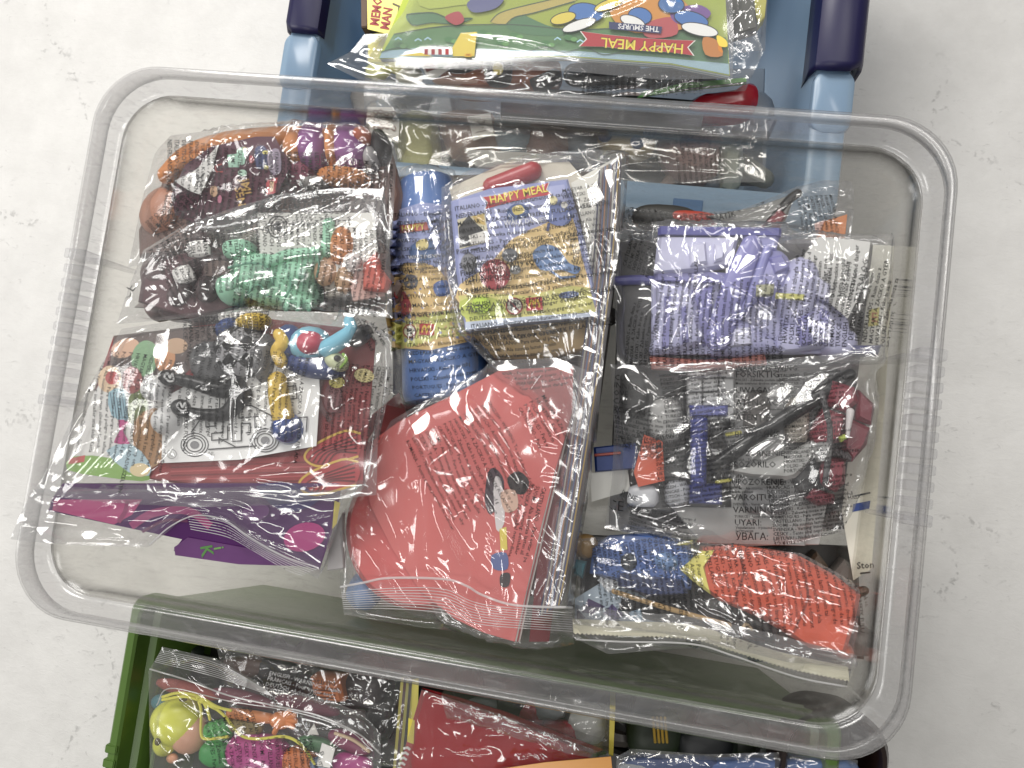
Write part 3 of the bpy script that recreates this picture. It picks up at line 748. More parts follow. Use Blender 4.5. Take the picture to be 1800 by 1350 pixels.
p.done('print', o)
o = card('cloth_flap', [(815, 262), (930, 268), (1000, 276), (940, 300), (836, 292)], flat(zb + .015), 'a9a8a2', 'grey white paper flap lying behind the middle bags, under the clear wall', 'paper')
b = bag('plastic_bag', 'crinkled clear bag of toys in the blue box behind the clear wall', 'bags in the blue box',
        [(640, 150), (1000, 165), (1350, 190)], [(1350, 190), (1345, 320)], [(640, 318), (1000, 325), (1345, 320)], [(640, 150), (640, 318)], -.152, 40, seed=3, box=False, step=.0022)
bag_text(b, [(warn(9, 2, 90), 1180, 225, 80, 9, 0, 1.0)])
# red scoop and green leaflets by the right wall
one('toy_scoop', prism([(1205, 185), (1230, 160), (1300, 148), (1322, 137), (1336, 150), (1330, 184), (1290, 196), (1230, 196)], -.128, .03, .006, 3, .006), M('a01624', .25), 'dark red plastic toy with a curved end at the right of the blue box', 'toy', gB)
cols = ['3f8a2c', '4a9a30', 'd8d8d0', '2a5a20', '57a838']
for k in range(5):
    card('leaflet', [(1130 + k * 6, 160 - k * .8), (1200, 150 - k), (1312, 141 - k * 1.2), (1312, 148 - k * 1.2), (1200, 160 - k), (1120 + k * 5, 172 - k)], flat(-.120 + k * .0014), cols[k], ['lowest green', 'second green', 'white', 'dark green', 'topmost pale green'][k] + ' leaflet in the fan beside the red toy', 'leaflet', 'leaflets fanned beside the red toy')
for k in range(4):
    card('comic', [(880, 152 - k), (1230, 180 - k), (1240, 190 - k), (1230, 230), (880, 210)], flat(-.138 + k * .0016), ['d8d6d0', '383a3c', 'c8c6be', '24262a'][k], ['lowest cream', 'charcoal', 'upper cream', 'topmost black'][k] + ' booklet in the stack just behind the clear rim', 'booklet', 'booklets behind the clear rim')
loose()
# yellow card and brown box at the back left
pl = Plane((640, 0, -.125), (725, 0, -.122), (650, 60, -.125))
one('cardboard_box', prism([(634, -30), (646, -30), (645, 47), (635, 48)], -.13, .05, .001), M('6a5340', .7), 'brown cardboard edge beside the yellow card', 'box', smooth=False)
o = card('game_card', [(645, -30), (735, -30), (690, 62), (646, 51)], pl, 'e9d838', 'yellow card with red lettering at the left of the blue box', 'card')
p = Print(pl); p.text('MEMO', 665, 46, 22, 'a81818', -82, .03, sx=.8); p.text('MAN', 683, 53, 22, 'a81818', -80, .03, sx=.8)
p.line([(697, 40), (701, 10)], 1.5, '554a20'); p.line([(690, 6), (704, 12)], 3, '554a20'); p.done('print', o)
one('yellow_cardboard', prism([(646, 60), (700, 50), (700, 110), (646, 110)], -.138, .02, .001), M('d8cf50', .5), 'yellow cardboard below the lettered card', 'card', smooth=False)
# toy with a wheel under the comic
t = thing('toy_car', 'orange and black toy car with a yellow hubbed wheel under the cartoon comic', 'toy car', (880, 125), -.16)
part('body', prism([(770, 122), (830, 96), (960, 92), (985, 112), (965, 140), (880, 152), (800, 150)], -.118, .03, .006, 3, .006), M('a8542c', .4), t)
part('roof', ell(818, 118, 34, 14, -.113, .008, -8), M('1b1a1a', .35), t)
w_ = part('tyre', ell(876, 124, 25, 27, -.108, .010, 0, 3), M('151517', .5), t)
p = part('hub', ell(876, 121, 10, 12, -.1058, .004), M('e8cf3c', .35), w_)
part('bumper', ell(810, 146, 50, 8, -.117, .008, 4), M('d8a890', .4), t)
part('grille', prism([(930, 138), (975, 118), (985, 124), (945, 150)], -.112, .02, .002), M('2a2522', .5), t)
pl = flat(-.110)
o = card('flag_card', [(737, 108), (812, 106), (768, 136), (752, 138)], pl, 'dedad2', 'small white pennant with a red patch in the bag below the comic', 'card')
p = Print(pl); p.patch([(742, 110), (763, 109), (766, 121), (750, 127)], '7a2a22'); p.patch([(767, 108), (795, 107), (778, 120), (770, 121)], '5f8a4c'); p.done('print', o)
for i, (u, v, r_, c_) in enumerate(((665, 125, 22, 'd7d884'), (720, 133, 24, 'd3d0b4'), (700, 118, 18, 'c9c25a'))): one('soft_ball', ell(u, v, r_, r_ * .7, -.118, lump=.1), M(c_, .5), ['pale yellow ball at the left corner of the blue box bag', 'cream ball in the blue box bag', 'mustard ball behind the cream one in the blue box bag'][i], 'ball')
for i, (u, v, rx, ry, c_) in enumerate(((1060, 132, 70, 22, '2a2c2e'), (1185, 138, 75, 18, '3a3f44'))): one('dark_toy', ell(u, v, rx, ry, -.122, p=3), M(c_, .4), ['black toy in a bag below the ribbon lettering', 'charcoal toy in a bag below the lower right corner of the comic'][i], 'toy')
o = card('paper_tag', [(1105, 92), (1165, 90), (1140, 118)], flat(-.112), 'c9cac8', 'white paper point sticking out below the comic', 'tag')
b = bag('plastic_bag', 'clear grip bag holding the orange toy car and tucked under the comic', 'bags in the blue box',
        [(640, 60), (900, 55), (1330, 60)], [(1330, 60), (1342, 92), (1310, 160)], [(575, 112), (635, 142), (800, 160), (1000, 172), (1180, 166), (1310, 160)], [(640, 60), (618, 90), (575, 112)], [-.11, -.112, -.118, -.10], 60, seed=5, box=False, step=.0018)
bag_text(b, [(warn(4, 3, 30), 1030, 118, 88, 9, 0, .95), ("\n".join(['IIIIIIIIII WARNUNG'] * 10), 1020, 112, 86, 9, .01, 1.1), (warn(10, 1, 12), 1135, 125, 84, 10, .01, 1.0)])
# grey folded bag at the right of the comic
one('folded_leaflet', prism([(1270, -20), (1325, -20), (1332, 50), (1280, 66)], -.112, .012, .002), M('5d5e58', .45), 'grey folded sheet beside the right edge of the comic', 'leaflet', smooth=False)
one('yellow_booklet', prism([(1300, -20), (1350, -20), (1345, 30), (1335, 42)], -.13, .012, .001), M('c9c23a', .45), 'yellow booklet corner behind the grey folded sheet', 'booklet', smooth=False)
b = bag('plastic_bag', 'clear bag edge with bright folds right of the comic', 'bags in the blue box',
        [(1265, -20), (1350, -20)], [(1350, -20), (1345, 90)], [(1280, 100), (1345, 90)], [(1265, -20), (1280, 100)], -.112, 26, (20, 25), named=[(1280, 72, 1335, 55, .003), (1285, 78, 1338, 62, .003), (1290, 66, 1330, 50, .003)], seed=6, box=False)
# the comic, lying upside down to the camera
pl = Plane((665, 103, -.098), (1283, 135, -.098), (740, -40, -.090))
t = thing('comic_book', 'bright cartoon comic with red ribbon lettering, lying upside down on the blue box', 'comic book', (980, 60), -.104)
V, F = slab([(733, -60), (1272, -60), (1283, 133), (1180, 113), (1000, 100), (820, 101), (665, 103)], pl, .0008); part('cover', (V, F), M('b8cc2e', .3, .04, .02), t, smooth=False)
for k in range(4):
    pk = Plane((665, 103, -.0992 - k * .0009), (1283, 135, -.0992 - k * .0009), (740, -40, -.0912 - k * .0009))
    part('page', slab([(735, -60), (1270, -60), (1281 - k, 136 + k * 1.4), (1180, 116 + k * 1.5), (1000, 103 + k * 1.4), (820, 104 + k), (668 + k, 105 + k * 1.2)], pk, .0005), M(['d8e2e6', '8fb0c0', 'e8e4d8', '54707c'][k], .5, .05, 0), t, smooth=False)
p = Print(pl)
p.patch([(692, 60), (780, 46), (900, 43), (1010, 52), (1130, 48), (1250, 58), (1279, 70), (1281, 128), (1180, 110), (1000, 97), (820, 99), (668, 101)], '4f9447', 0)
p.patch([(672, 90), (760, 82), (900, 88), (1020, 90), (1150, 100), (1281, 112), (1282, 131), (1180, 111), (1000, 98), (820, 100), (667, 102)], 'a9d3e4')
p.patch([(1100, 62), (1180, 52), (1276, 66), (1279, 112), (1180, 98), (1110, 88)], '3c7f3c')
for q in ([(715, 25), (760, 22), (790, 32), (830, 32), (800, 42), (760, 40), (725, 44)], [(900, 20), (960, 44), (1010, 60), (940, 62), (890, 48)]): p.patch(q, '3f8a4a', 4)
p.patch([(862, 38), (880, 22), (930, 8), (1010, -10), (1010, 2), (940, 22), (905, 30), (890, 42)], 'd8c04a', 4)
p.patch([(735, -60), (850, -60), (860, -5), (800, 10), (738, 10)], 'c4d838', 3)
for q in ([(692, 60), (780, 46), (900, 43), (1010, 52), (1130, 48), (1250, 58)], [(862, 38), (880, 22), (930, 8), (1010, -10)], [(1010, 2), (940, 22), (905, 30), (890, 42)], [(715, 25), (760, 22), (790, 32), (830, 32), (800, 42), (760, 40), (725, 44), (715, 25)], [(668, 92), (700, 84), (735, 88), (760, 80), (800, 84)], [(930, 90), (960, 82), (990, 92), (1030, 84), (1060, 96), (1100, 90)]): p.line(q, 1.6, '2c5a34', sub=4)
for u, v in ((700, 78), (790, 70), (880, 74), (905, 62), (960, 76), (1060, 78), (1140, 60), (1000, 66), (850, 58)): p.disc(u, v, 9, '3f8040', 5, 10); p.disc(u + 9, v + 3, 6, '63a452', 4)
# the printed figures become plain patches of their colours
p.patch([(822, 4), (850, -12), (885, -4), (872, 14), (840, 22), (826, 18)], '5a5f94', 4); p.patch([(782, 30), (806, 20), (816, 36), (800, 44)], 'b8333c', 4)
p.patch([(1072, -20), (1170, -20), (1222, 30), (1180, 56), (1090, 50)], 'e0902e', 3); p.patch([(1130, 44), (1180, 30), (1190, 60), (1140, 66)], 'c94a50', 4)
p.patch([(1180, 20), (1225, 8), (1250, 24), (1222, 44), (1188, 40)], '7b4fa0', 4)
for u, v, rx, ry, a_, c_ in ((1030, 22, 30, 16, 8, '3c78c8'), (990, 32, 22, 9, -15, 'e8d040'), (1018, 44, 30, 8, -18, 'f4f4f0'), (1125, 28, 20, 14, 10, '3c78c8'), (1112, 38, 22, 9, 20, 'f4f4f0'), (1215, 34, 30, 13, 14, '3c78c8'), (1230, 52, 32, 10, 12, 'f4f4f0'), (1070, 8, 26, 8, -20, 'e8d040'), (1180, 8, 22, 14, 5, '3470b8')):
    p.disc(u, v, rx + 1.6, '1c2430', ry + 1.6, a_); p.disc(u, v, rx, c_, ry, a_)
p.patch([(1070, 38), (1164, 47), (1162, 59), (1071, 51)], '20306c'); p.text('THE SMURFS', 1159, 47.5, 13, 'f4f4f4', 185, .015, sx=1.0)
ribbon(p, 1218, 84, 1022, 68, 22, 'HAPPY MEAL', 0, 25, sx=1.02)
p.text("Ronald McDonald", 1185, 82, 4.5, 'f6ecc0', 184)
p.patch([(1236, 66), (1262, 72), (1270, 98), (1240, 96)], 'd07c28', 3); p.patch([(1260, 62), (1276, 70), (1278, 82), (1264, 80)], 'e8c83c', 3)
for u, v in ((735, 72), (752, 70), (980, 70), (1020, 74), (700, 70)): p.line([(u - 6, v), (u, v - 4), (u + 6, v)], 2.2, '9cc8dc')
# striped sleeves and a yellow patch, without the figure between them
p.patch([(700, 98), (740, 92), (760, 99)], 'ecd040'); p.patch([(795, 84), (810, 58), (838, 56), (834, 99), (796, 99)], 'ecd03c', 0)
for k in range(8):
    for u0, u1, v0, v1 in ((746, 795, 86, 93), (834, 852, 94, 90)):
        x0 = u0 + (u1 - u0) * k / 8; x1 = x0 + (u1 - u0) / 8 + .2; p.patch([(x0, v0), (x1, v0), (x1, v1 + 3), (x0, v1 + 3)], ['b02028', 'f2efe8'][k % 2])
arches(p, 823, 97, 12, 6, 0, 'd8a830', '8a2a1a')
p.done('print', t)
loose()
b = bag('plastic_bag', 'open clear bag laid over the comic, its mouth folded at the left', 'bags in the blue box',
        [(745, -60), (1000, -60), (1284, -60)], [(1284, -60), (1290, 60), (1288, 138)], [(640, 110), (700, 120), (1000, 125), (1160, 140), (1288, 138)], [(745, -60), (710, 20), (640, 110)], [-.086, -.086, -.094, -.094], 8, wave=.0002, seed=8, box=False, mat=FILMS, step=.002)

# ================= green box =================
G = new_raster()
zg = -.150
buried([(250, 1130), (720, 1170), (1080, 1230), (1480, 1270), (1480, 1345), (250, 1345)], 60, -.19, ['20201e', '2c2a28', '1a1c16', '38302c', '26302a'], 'dark filler lump standing in for shade deep in the green box', 'dark shade fillers deep in the green box', 26, 50, 9)  # dark lumps fill the gaps to imitate the shaded interior
one('dark_underlay', prism([(262, 1120), (720, 1160), (1500, 1250), (1500, 1400), (262, 1400)], -.225, .004, .001), M('1e1f1a', .6), 'near black sheet standing in for shade over the bottom of the green box', 'card', smooth=False)  # near-black sheet colours in the shade at the box bottom
loose()
gG = 'toys inside the green box'
# dark filled bag with orange block
t = thing('toy_block', 'orange toy block with black lettering in the dark bag of the green box', 'toy', (571, 1213), zg - .03, gG)
part('body', prism([(543, 1192), (595, 1196), (604, 1235), (572, 1240), (548, 1222)], zg - .002, .03, .004), M('e8742a', .4), t)
p = Print(flat(zg - .0018)); p.text('DEUTSCH', 590, 1198, 11, '1a1412', 186, .01); p.text('ESPANOL', 597, 1210, 8, '1a1412', 186, .01)
for k in range(4): p.line([(552, 1212 + k * 6), (590, 1216 + k * 6)], 2, '5a2a14')
p.done('print', t)
for i, (u, v, rx, ry, c_, l) in enumerate(((430, 1172, 38, 20, '6a5048', 'brown toy in the dark bag at the back left of the green box'), (486, 1178, 34, 24, '2b2b2e', 'black toy beside the orange block in the green box'), (640, 1215, 40, 34, '2e1c1e', 'dark maroon toy right of the orange block'), (610, 1262, 60, 26, '3a2320', 'dark brown toy below the orange block'), (668, 1262, 30, 40, '1c1a1a', 'black toy at the right end of the dark bag'))):
    one('dark_toy', ell(u, v, rx, ry, zg - .012, p=2.6, lump=.1), M(c_, .35), l, 'toy', gG)
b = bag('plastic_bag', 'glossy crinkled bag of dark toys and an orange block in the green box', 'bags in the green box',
        [(380, 1132), (560, 1160), (725, 1180)], [(725, 1180), (720, 1350)], [(420, 1330), (720, 1350)], [(380, 1132), (420, 1330)], -.156, 70, seed=11, box=False, amp=1.6)
bag_text(b, [("\n".join(w_[:26] for w_ in WARN[:6]), 470, 1190, 12, 10, 0, 1.0)], mat=INK('d8d8d8'))
# doll with a yellow cap
zd = -.128
t = thing('toy_doll', 'plastic doll with a yellow cap, green sleeves and a magenta body in the zip bag', 'doll', (400, 1300), zd - .05)
part('cap', join(ell(312, 1268, 44, 42, zd, None, -20, 2.2, 24, 14), ell(290, 1306, 20, 24, zd - .008, None, 20)), M('dfe23c', .35), t)
part('cap_hole', ell(277, 1304, 5, 7, zd - .0005, .002), M('5a4a20', .6), t); part('cap_hole', ell(322, 1230, 7, 3.5, zd - .004, .002), M('6a5a20', .6), t)
part('face', ell(333, 1288, 33, 38, zd - .003, None, 15), M('e0a080', .4), t)
part('ear', ell(303, 1333, 10, 9, zd - .012), M('e09468', .4), t)
part('sleeve', ell(385, 1284, 27, 20, zd - .004, None, -10, 2.4, lump=.05), M('42b048', .45), t); part('sleeve', ell(382, 1324, 30, 24, zd - .002, None, 5, 2.4, lump=.05), M('2f9a40', .45), t)
part('arm', tube([(400, 1256), (440, 1262), (470, 1266)], [9, 10, 9], zd - .003), M('f08a40', .4), t)
h = part('hand', ell(494, 1266, 20, 16, zd), M('f08436', .4), t)
for k, (du, dv) in enumerate(((12, -13), (19, -6), (21, 3), (17, 12))): part('finger', tube([(494 + du * .5, 1266 + dv * .5), (494 + du * 1.15, 1266 + dv * 1.1)], 5, zd - .001, 8), M('f08436', .4), h)
part('thumb', tube([(486, 1278), (480, 1290)], 5, zd - .002, 8), M('f08436', .4), h)
part('shirt', ell(452, 1322, 54, 34, zd + .001, None, 8, 2.6, lump=.06), M('cc3a94', .45), t)
part('belt', ell(430, 1276, 34, 14, zd - .006, None, 8, 2.6), M('8a7a38', .45), t)
part('trousers', ell(532, 1338, 36, 26, zd - .002, None, 10, 2.4), M('e8762c', .4), t)
part('shoe', ell(616, 1304, 42, 16, zd - .006, None, 22, 2.4), M('8f2a58', .4), t); part('shoe', ell(620, 1345, 36, 22, zd - .004, None, 12, 2.4), M('c23c90', .4), t)
part('trim', tube([(588, 1290), (620, 1302), (648, 1322)], 3, zd - .003), M('d8b890', .5), t)
part('leg', ell(556, 1308, 34, 14, zd - .004, None, 14), M('3f7a48', .4), t); part('sock', ell(560, 1342, 16, 12, zd), M('7890b8', .5), t)
YL = M('e6e040', .6)
for pts in ([(284, 1226), (312, 1219), (345, 1224), (380, 1243), (405, 1250)], [(345, 1226), (352, 1250), (352, 1290), (362, 1300), (400, 1296)], [(350, 1226), (362, 1246), (368, 1266)], [(370, 1240), (396, 1262), (420, 1292), (450, 1300), (500, 1296), (530, 1312), (552, 1344)], [(284, 1231), (330, 1226), (380, 1248)]):
    part('string', tube(pts, 2.6, zd + .004, 6), YL, t)
one('toy_ball', ell(282, 1234, 16, 14, zd - .012), M('2f7f90', .4), 'teal ball half hidden behind the yellow cap', 'ball')
for i, (u, v, c_) in enumerate(((330, 1212, 'b0463c'), (540, 1240, '7a2a44'), (430, 1228, '84344a'))): one('cloth_scrap', ell(u, v, 60, 14, zd - .016, None, 14), M(c_, .6), ['red cloth behind the doll cap', 'plum cloth behind the doll hand, right', 'wine cloth behind the doll sleeve'][i], 'cloth')
o = card('paper_tag', [(566, 1306), (589, 1316), (580, 1350), (556, 1346)], flat(zd + .003), 'f0eee8', 'white printed tag on the doll beside the green leg', 'tag')
p = Print(flat(zd + .003)); p.text('EL\nDEUTSCH\nITALIANO', 562, 1322, 9, '1a1a1a', 70, .01); p.done('print', o)
o = card('paper_tag', [(540, 1290), (552, 1272), (560, 1292)], flat(zd - .001), 'd8d4cc', 'white paper corner above the doll legs', 'tag')
b = bag('zip_bag', 'zip bag holding the doll with the yellow cap, front left of the green box', 'bags in the green box',
        [(286, 1137), (380, 1158), (467, 1207), (577, 1230), (640, 1256), (669, 1290)], [(669, 1290), (671, 1380)], [(264, 1380), (671, 1380)], [(286, 1137), (261, 1180), (264, 1380)], [-.120, -.132, -.134, -.128], 34, seed=12, box=False, mat=FILMS)
zip_line(b, [(263, 1176), (330, 1196), (400, 1222), (480, 1240), (560, 1258), (630, 1290), (668, 1325)], 3)
zip_line(b, [(275, 1240), (300, 1210), (400, 1232), (520, 1252), (610, 1282), (655, 1320)], 2, 'crease')
zip_band(b, [(283, 1143), (380, 1166), (467, 1212)], [(272, 1163), (380, 1190), (480, 1224)], 8, 1.2)
bag_text(b, [(warn(5, 4, 16), 356, 1268, 78, 10, .004, 1.1), (warn(7, 7, 18), 415, 1306, 82, 10, .004, 1.25), (warn(4, 2, 14), 500, 1314, 80, 10, .004, 1.2), (warn(4, 9, 10), 410, 1252, 76, 9, .004, 1.0), (warn(3, 0, 16), 520, 1300, 76, 10, .01, 1.0)])
# red folder, orange card, booklets
for k in range(5):
    card('comic', [(705 + k * 5, 1190 + k), (716 + k * 5, 1188 + k), (712 + k * 5, 1360), (690 + k * 5, 1360)], flat(-.165 + k * .002), ['c8b830', '4a1c18', 'b0a838', '2a2624', 'd8c830'][k], ['mustard yellow', 'maroon', 'olive yellow', 'near black', 'bright yellow'][k] + ' booklet edge left of the red folder', 'booklet', 'booklets left of the red folder')
loose()
pl = Plane((741, 1213, -.128), (1038, 1325, -.150), (690, 1380, -.146))
t = thing('red_folder', 'glossy red folded cover with white and yellow stripes in the green box', 'folder', (830, 1300), -.16)
part('cover', slab([(741, 1214), (800, 1232), (880, 1262), (1040, 1326), (1000, 1400), (690, 1400), (716, 1300)], pl, .0012), M('c01c24', .16, .05, .03, 30, coat=.4), t, smooth=False)
pl2 = Plane((741, 1213, -.1305), (1038, 1325, -.1525), (690, 1380, -.1485))
part('back_cover', slab([(742, 1210), (805, 1226), (890, 1252), (1060, 1318), (1040, 1326), (800, 1236)], pl2, .001), M('9a141c', .2, .05, .02), t, smooth=False)
p = Print(pl); p.patch([(718, 1262), (729, 1266), (727, 1308), (716, 1304)], 'e8d43c'); 
for k in range(5): p.line([(709 - k * 3, 1316 + k * 9), (716 - k * 3, 1314 + k * 9), (721 - k * 3, 1318 + k * 9)], 4, 'f0ece4')
p.done('print', t)
b = bag('plastic_bag', 'clear bag drawn tight over the red folder in the green box', 'bags in the green box',
        [(741, 1212), (880, 1256), (1050, 1320)], [(1050, 1320), (1030, 1390)], [(690, 1390), (1030, 1390)], [(741, 1212), (690, 1390)], [-.124, -.145, -.148, -.142], 26, (100, 40), seed=13, box=False, named=[(742, 1220, 776, 1345, .003), (750, 1225, 800, 1320, .0024), (830, 1283, 920, 1290, .0024), (905, 1292, 1000, 1340, .002)])
for i, (u, v, rx, ry, c_, l) in enumerate(((850, 1245, 30, 20, '8a8f94', 'grey toy in the dark bag behind the red folder'), (930, 1258, 26, 30, 'a01c34', 'crimson toy piece behind the red folder'), (985, 1288, 40, 22, 'c02838', 'bright red toy piece behind the red folder, right'), (900, 1240, 30, 24, '1c1c20', 'black toy piece behind the red folder'), (1030, 1272, 34, 34, 'b8b8b2', 'white panelled toy at the right end of the dark bag'), (965, 1246, 30, 18, '808488', 'silver toy behind the red folder'))):
    one('robot_piece', ell(u, v, rx, ry, -.158, p=3, lump=.12), M(c_, .35), l, 'toy', gG)
b = bag('plastic_bag', 'crinkled bag of red, grey and black pieces behind the red folder', 'bags in the green box',
        [(790, 1195), (1080, 1240)], [(1080, 1240), (1072, 1330)], [(800, 1240), (1072, 1330)], [(790, 1195), (800, 1240)], -.158, 70, seed=14, box=False, amp=1.7)
one('book_spine', prism([(1072, 1240), (1082, 1242), (1078, 1330), (1070, 1328)], -.152, .06, .001), M('c8b430', .5), 'yellow booklet edge standing right of the red pieces', 'booklet', smooth=False)
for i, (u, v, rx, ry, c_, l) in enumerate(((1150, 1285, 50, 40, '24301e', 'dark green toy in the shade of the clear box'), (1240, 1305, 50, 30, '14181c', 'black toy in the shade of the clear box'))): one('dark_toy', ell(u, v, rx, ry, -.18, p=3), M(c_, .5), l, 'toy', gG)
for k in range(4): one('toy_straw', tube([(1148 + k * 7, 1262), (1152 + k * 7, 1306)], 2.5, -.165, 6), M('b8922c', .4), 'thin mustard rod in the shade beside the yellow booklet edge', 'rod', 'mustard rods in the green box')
loose()
card('orange_card', [(870, 1353), (960, 1340), (1074, 1330), (1080, 1390), (860, 1390)], flat(-.135), 'dc8f2c', 'orange yellow card lying in front of the red folder', 'card', rough=.25)
loose()
for i, (u, v, rx, ry, c_, l) in enumerate(((1180, 1345, 90, 18, '24407c', 'navy toy in the bag at the bottom edge'), (1330, 1352, 110, 20, '2a58a4', 'blue toy in the bag at the bottom edge'), (1450, 1352, 60, 18, '3a6ab0', 'mid blue toy at the right of the bottom bag'), (1120, 1352, 34, 14, '8a9098', 'grey toy at the left of the bottom bag'))):
    one('blue_toy', ell(u, v, rx, ry, -.128, p=3, lump=.08), M(c_, .4), l, 'toy', gG)
b = bag('plastic_bag', 'crinkled clear bag of blue toys at the front edge of the green box', 'bags in the green box',
        [(1084, 1330), (1110, 1316), (1240, 1326), (1400, 1322), (1508, 1336)], [(1508, 1336), (1505, 1400)], [(1080, 1400), (1505, 1400)], [(1084, 1330), (1080, 1400)], -.126, 60, seed=15, box=False, amp=1.5)

# ================= clear box, right side =================
gR = 'bags of toys in the clear box'; G = GCLEAR; CUR = []
# white leaflets standing against the right wall
o = card('white_leaflet', [(1535, 430), (1572, 432), (1556, 700), (1532, 1000), (1500, 1020), (1480, 900)], Plane((1535, 430, -.05), (1572, 432, -.048), (1520, 1000, -.06)), 'e4e1d0', 'cream leaflet with blue and yellow print along the right wall', 'leaflet')
p = Print(Plane((1535, 430, -.05), (1572, 432, -.048), (1520, 1000, -.06))); p.patch([(1527, 545), (1546, 540), (1544, 572), (1526, 574)], 'e6d86a'); p.text('E', 1531, 566, 24, 'd0803c', 0, .02)
p.patch([(1500, 886), (1530, 880), (1528, 894), (1498, 900)], '2b4a9c'); p.line([(1502, 872), (1530, 866)], 3, '30343c'); p.text('Ston', 1506, 1000, 17, '1a1a1a', -4, .01); p.line([(1512, 1008), (1530, 1006)], 3, '1a1a1a'); p.done('print', o)
loose()
# grey bag at the back with red piece and orange card
z = -.058
one('toy_figure', ell(1170, 385, 60, 24, z, None, 4, 2.6), M('3d3c38', .45), 'charcoal toy in the rear right bag', 'toy', smooth=True)
one('red_toy', ell(1215, 385, 48, 12, z + .001, .008, 4, 3), M('c8402e', .4), 'red strip toy in the rear right bag', 'toy')
one('grey_card', prism([(1240, 380), (1330, 362), (1400, 338), (1380, 392), (1300, 402)], z + .002, .006, .002), M('8d8d88', .5), 'grey printed card in the rear right bag', 'card', smooth=False)
one('red_toy', prism([(1338, 396), (1372, 360), (1385, 376), (1372, 400)], z + .004, .012, .003), M('8c1824', .35), 'dark red wedge beside the orange card', 'toy')
one('black_toy', tube([(1352, 392), (1385, 352), (1405, 336)], 8, z + .004), M('1b1a1a', .35), 'black strap beside the dark red wedge', 'strap')
one('orange_card', prism([(1450, 388), (1490, 376), (1486, 418), (1436, 420)], z + .006, .002, .0006), M('dd7a30', .4), 'bright orange card corner in the rear right bag', 'card', smooth=False)
one('pink_card', prism([(1432, 392), (1452, 386), (1450, 418), (1436, 420)], z + .004, .002, .0006), M('e8b8ac', .4), 'pale pink card beside the orange corner', 'card', smooth=False)
b = bag('plastic_bag', 'clear printed bag with an orange card corner at the back right of the clear box', gR,
        [(1092, 362), (1200, 376), (1300, 370), (1400, 330), (1440, 318), (1498, 312)], [(1498, 312), (1502, 350), (1490, 425)], [(1092, 425), (1300, 430), (1490, 425)], [(1092, 362), (1092, 425)], -.056, 22, seed=21,
        named=[(1398, 334, 1495, 330, .004), (1400, 336, 1440, 395, .004), (1405, 345, 1500, 358, .003), (1400, 340, 1350, 400, .003)])
bag_text(b, [(warn(30, 3, 14), 1090, 372, 72, 8.5, .01, 1.0), (warn(8, 5, 18), 1400, 350, 82, 8, .01, 1.0), ("AT\u0130K", 1260, 386, -14, 14, .01, 1.0)])
# dark toys packed below the two upper right bags
DK = ['3a3a3a', '565656', '777674', '8a8886', '2a2b30', '6c6660', '9d9c9a']
buried([(1120, 450), (1500, 450), (1470, 900), (1100, 900)], 40, -.068, DK, 'dark toy buried beneath the large capital lettered bag and the lilac toy', 'dark toys buried in the right bags', 22, 44, 3)
one('grey_card', prism([(1090, 420), (1540, 430), (1500, 930), (1070, 930)], -.092, .004, .001), M('8b8a88', .5), 'large mid grey card lying under all the right hand bags', 'card', smooth=False)
one('dark_underlay', prism([(1020, 940), (1500, 960), (1520, 1160), (1020, 1090)], -.088, .004, .001), M('4a4845', .5), 'dark card lying under the blue and red orange toy', 'card', smooth=False)
loose()
# lilac toy
z = -.026
LL = M('c4c4ec', .3, .05, .05); LD = M('8482c6', .32); LB = M('4e4ea4', .32)
t = thing('toy_spacecraft', 'lilac and blue plastic toy craft under crinkled film, upper right', 'toy', (1290, 520), z - .05)
part('crossbar', prism([(1157, 397), (1375, 400), (1374, 414), (1157, 412)], z - .002, .012, .002), LB, t)
part('panel', prism([(1157, 412), (1300, 414), (1288, 464), (1240, 476), (1150, 478)], z - .003, .012, .003, 0, .003), M('c4c4e6', .3), t)
part('panel', prism([(1300, 404), (1372, 410), (1366, 440), (1320, 452)], z - .004, .012, .003), M('9a9ad6', .3), t)
part('rail', tube([(1078, 492), (1120, 490), (1155, 492)], 9, z - .014), LB, t); part('rail', prism([(1150, 470), (1290, 480), (1288, 498), (1152, 492)], z - .008, .012, .002), LD, t)
part('arm', tube([(1325, 424), (1295, 500), (1262, 600)], [18, 24, 22], z + .004, 10, 5, .6), LD, t); part('arm', tube([(1350, 436), (1320, 520), (1288, 560)], [10, 13, 12], z + .001), M('8c8cd0', .3), t)
part('leg', prism([(1155, 500), (1215, 504), (1230, 560), (1232, 605), (1160, 622), (1142, 612), (1158, 545)], z - .003, .02, .004, 2, .004), LL, t)
part('leg', prism([(1262, 560), (1310, 560), (1370, 600), (1355, 618), (1255, 622)], z - .002, .02, .004, 2, .004), M('b4b4e4', .3), t)
part('base_sheet', prism([(1145, 490), (1300, 490), (1480, 480), (1500, 622), (1145, 624)], z - .013, .004, .001), M('b0b0d8', .35), t)
part('joint', prism([(1210, 510), (1255, 500), (1250, 600), (1236, 610)], z - .010, .016, .003), LD, t)
part('fairing', ell(1400, 520, 36, 66, z + .004, .022, 8, 2.4), LL, t); part('fairing', ell(1345, 490, 40, 52, z, .018, 20, 2.4), M('9a99d4', .3), t)
part('wing', prism([(1370, 590), (1440, 520), (1470, 560), (1500, 598), (1440, 612), (1376, 618)], z - .004, .014, .003, 2, .003), LL, t)
part('stripe', prism([(1365, 514), (1415, 517), (1414, 527), (1364, 524)], z + .006, .004, .001), M('d8d464', .4), t); part('stripe', prism([(1330, 500), (1362, 498), (1360, 518), (1330, 520)], z + .003, .006, .001), M('a8a884', .4), t)
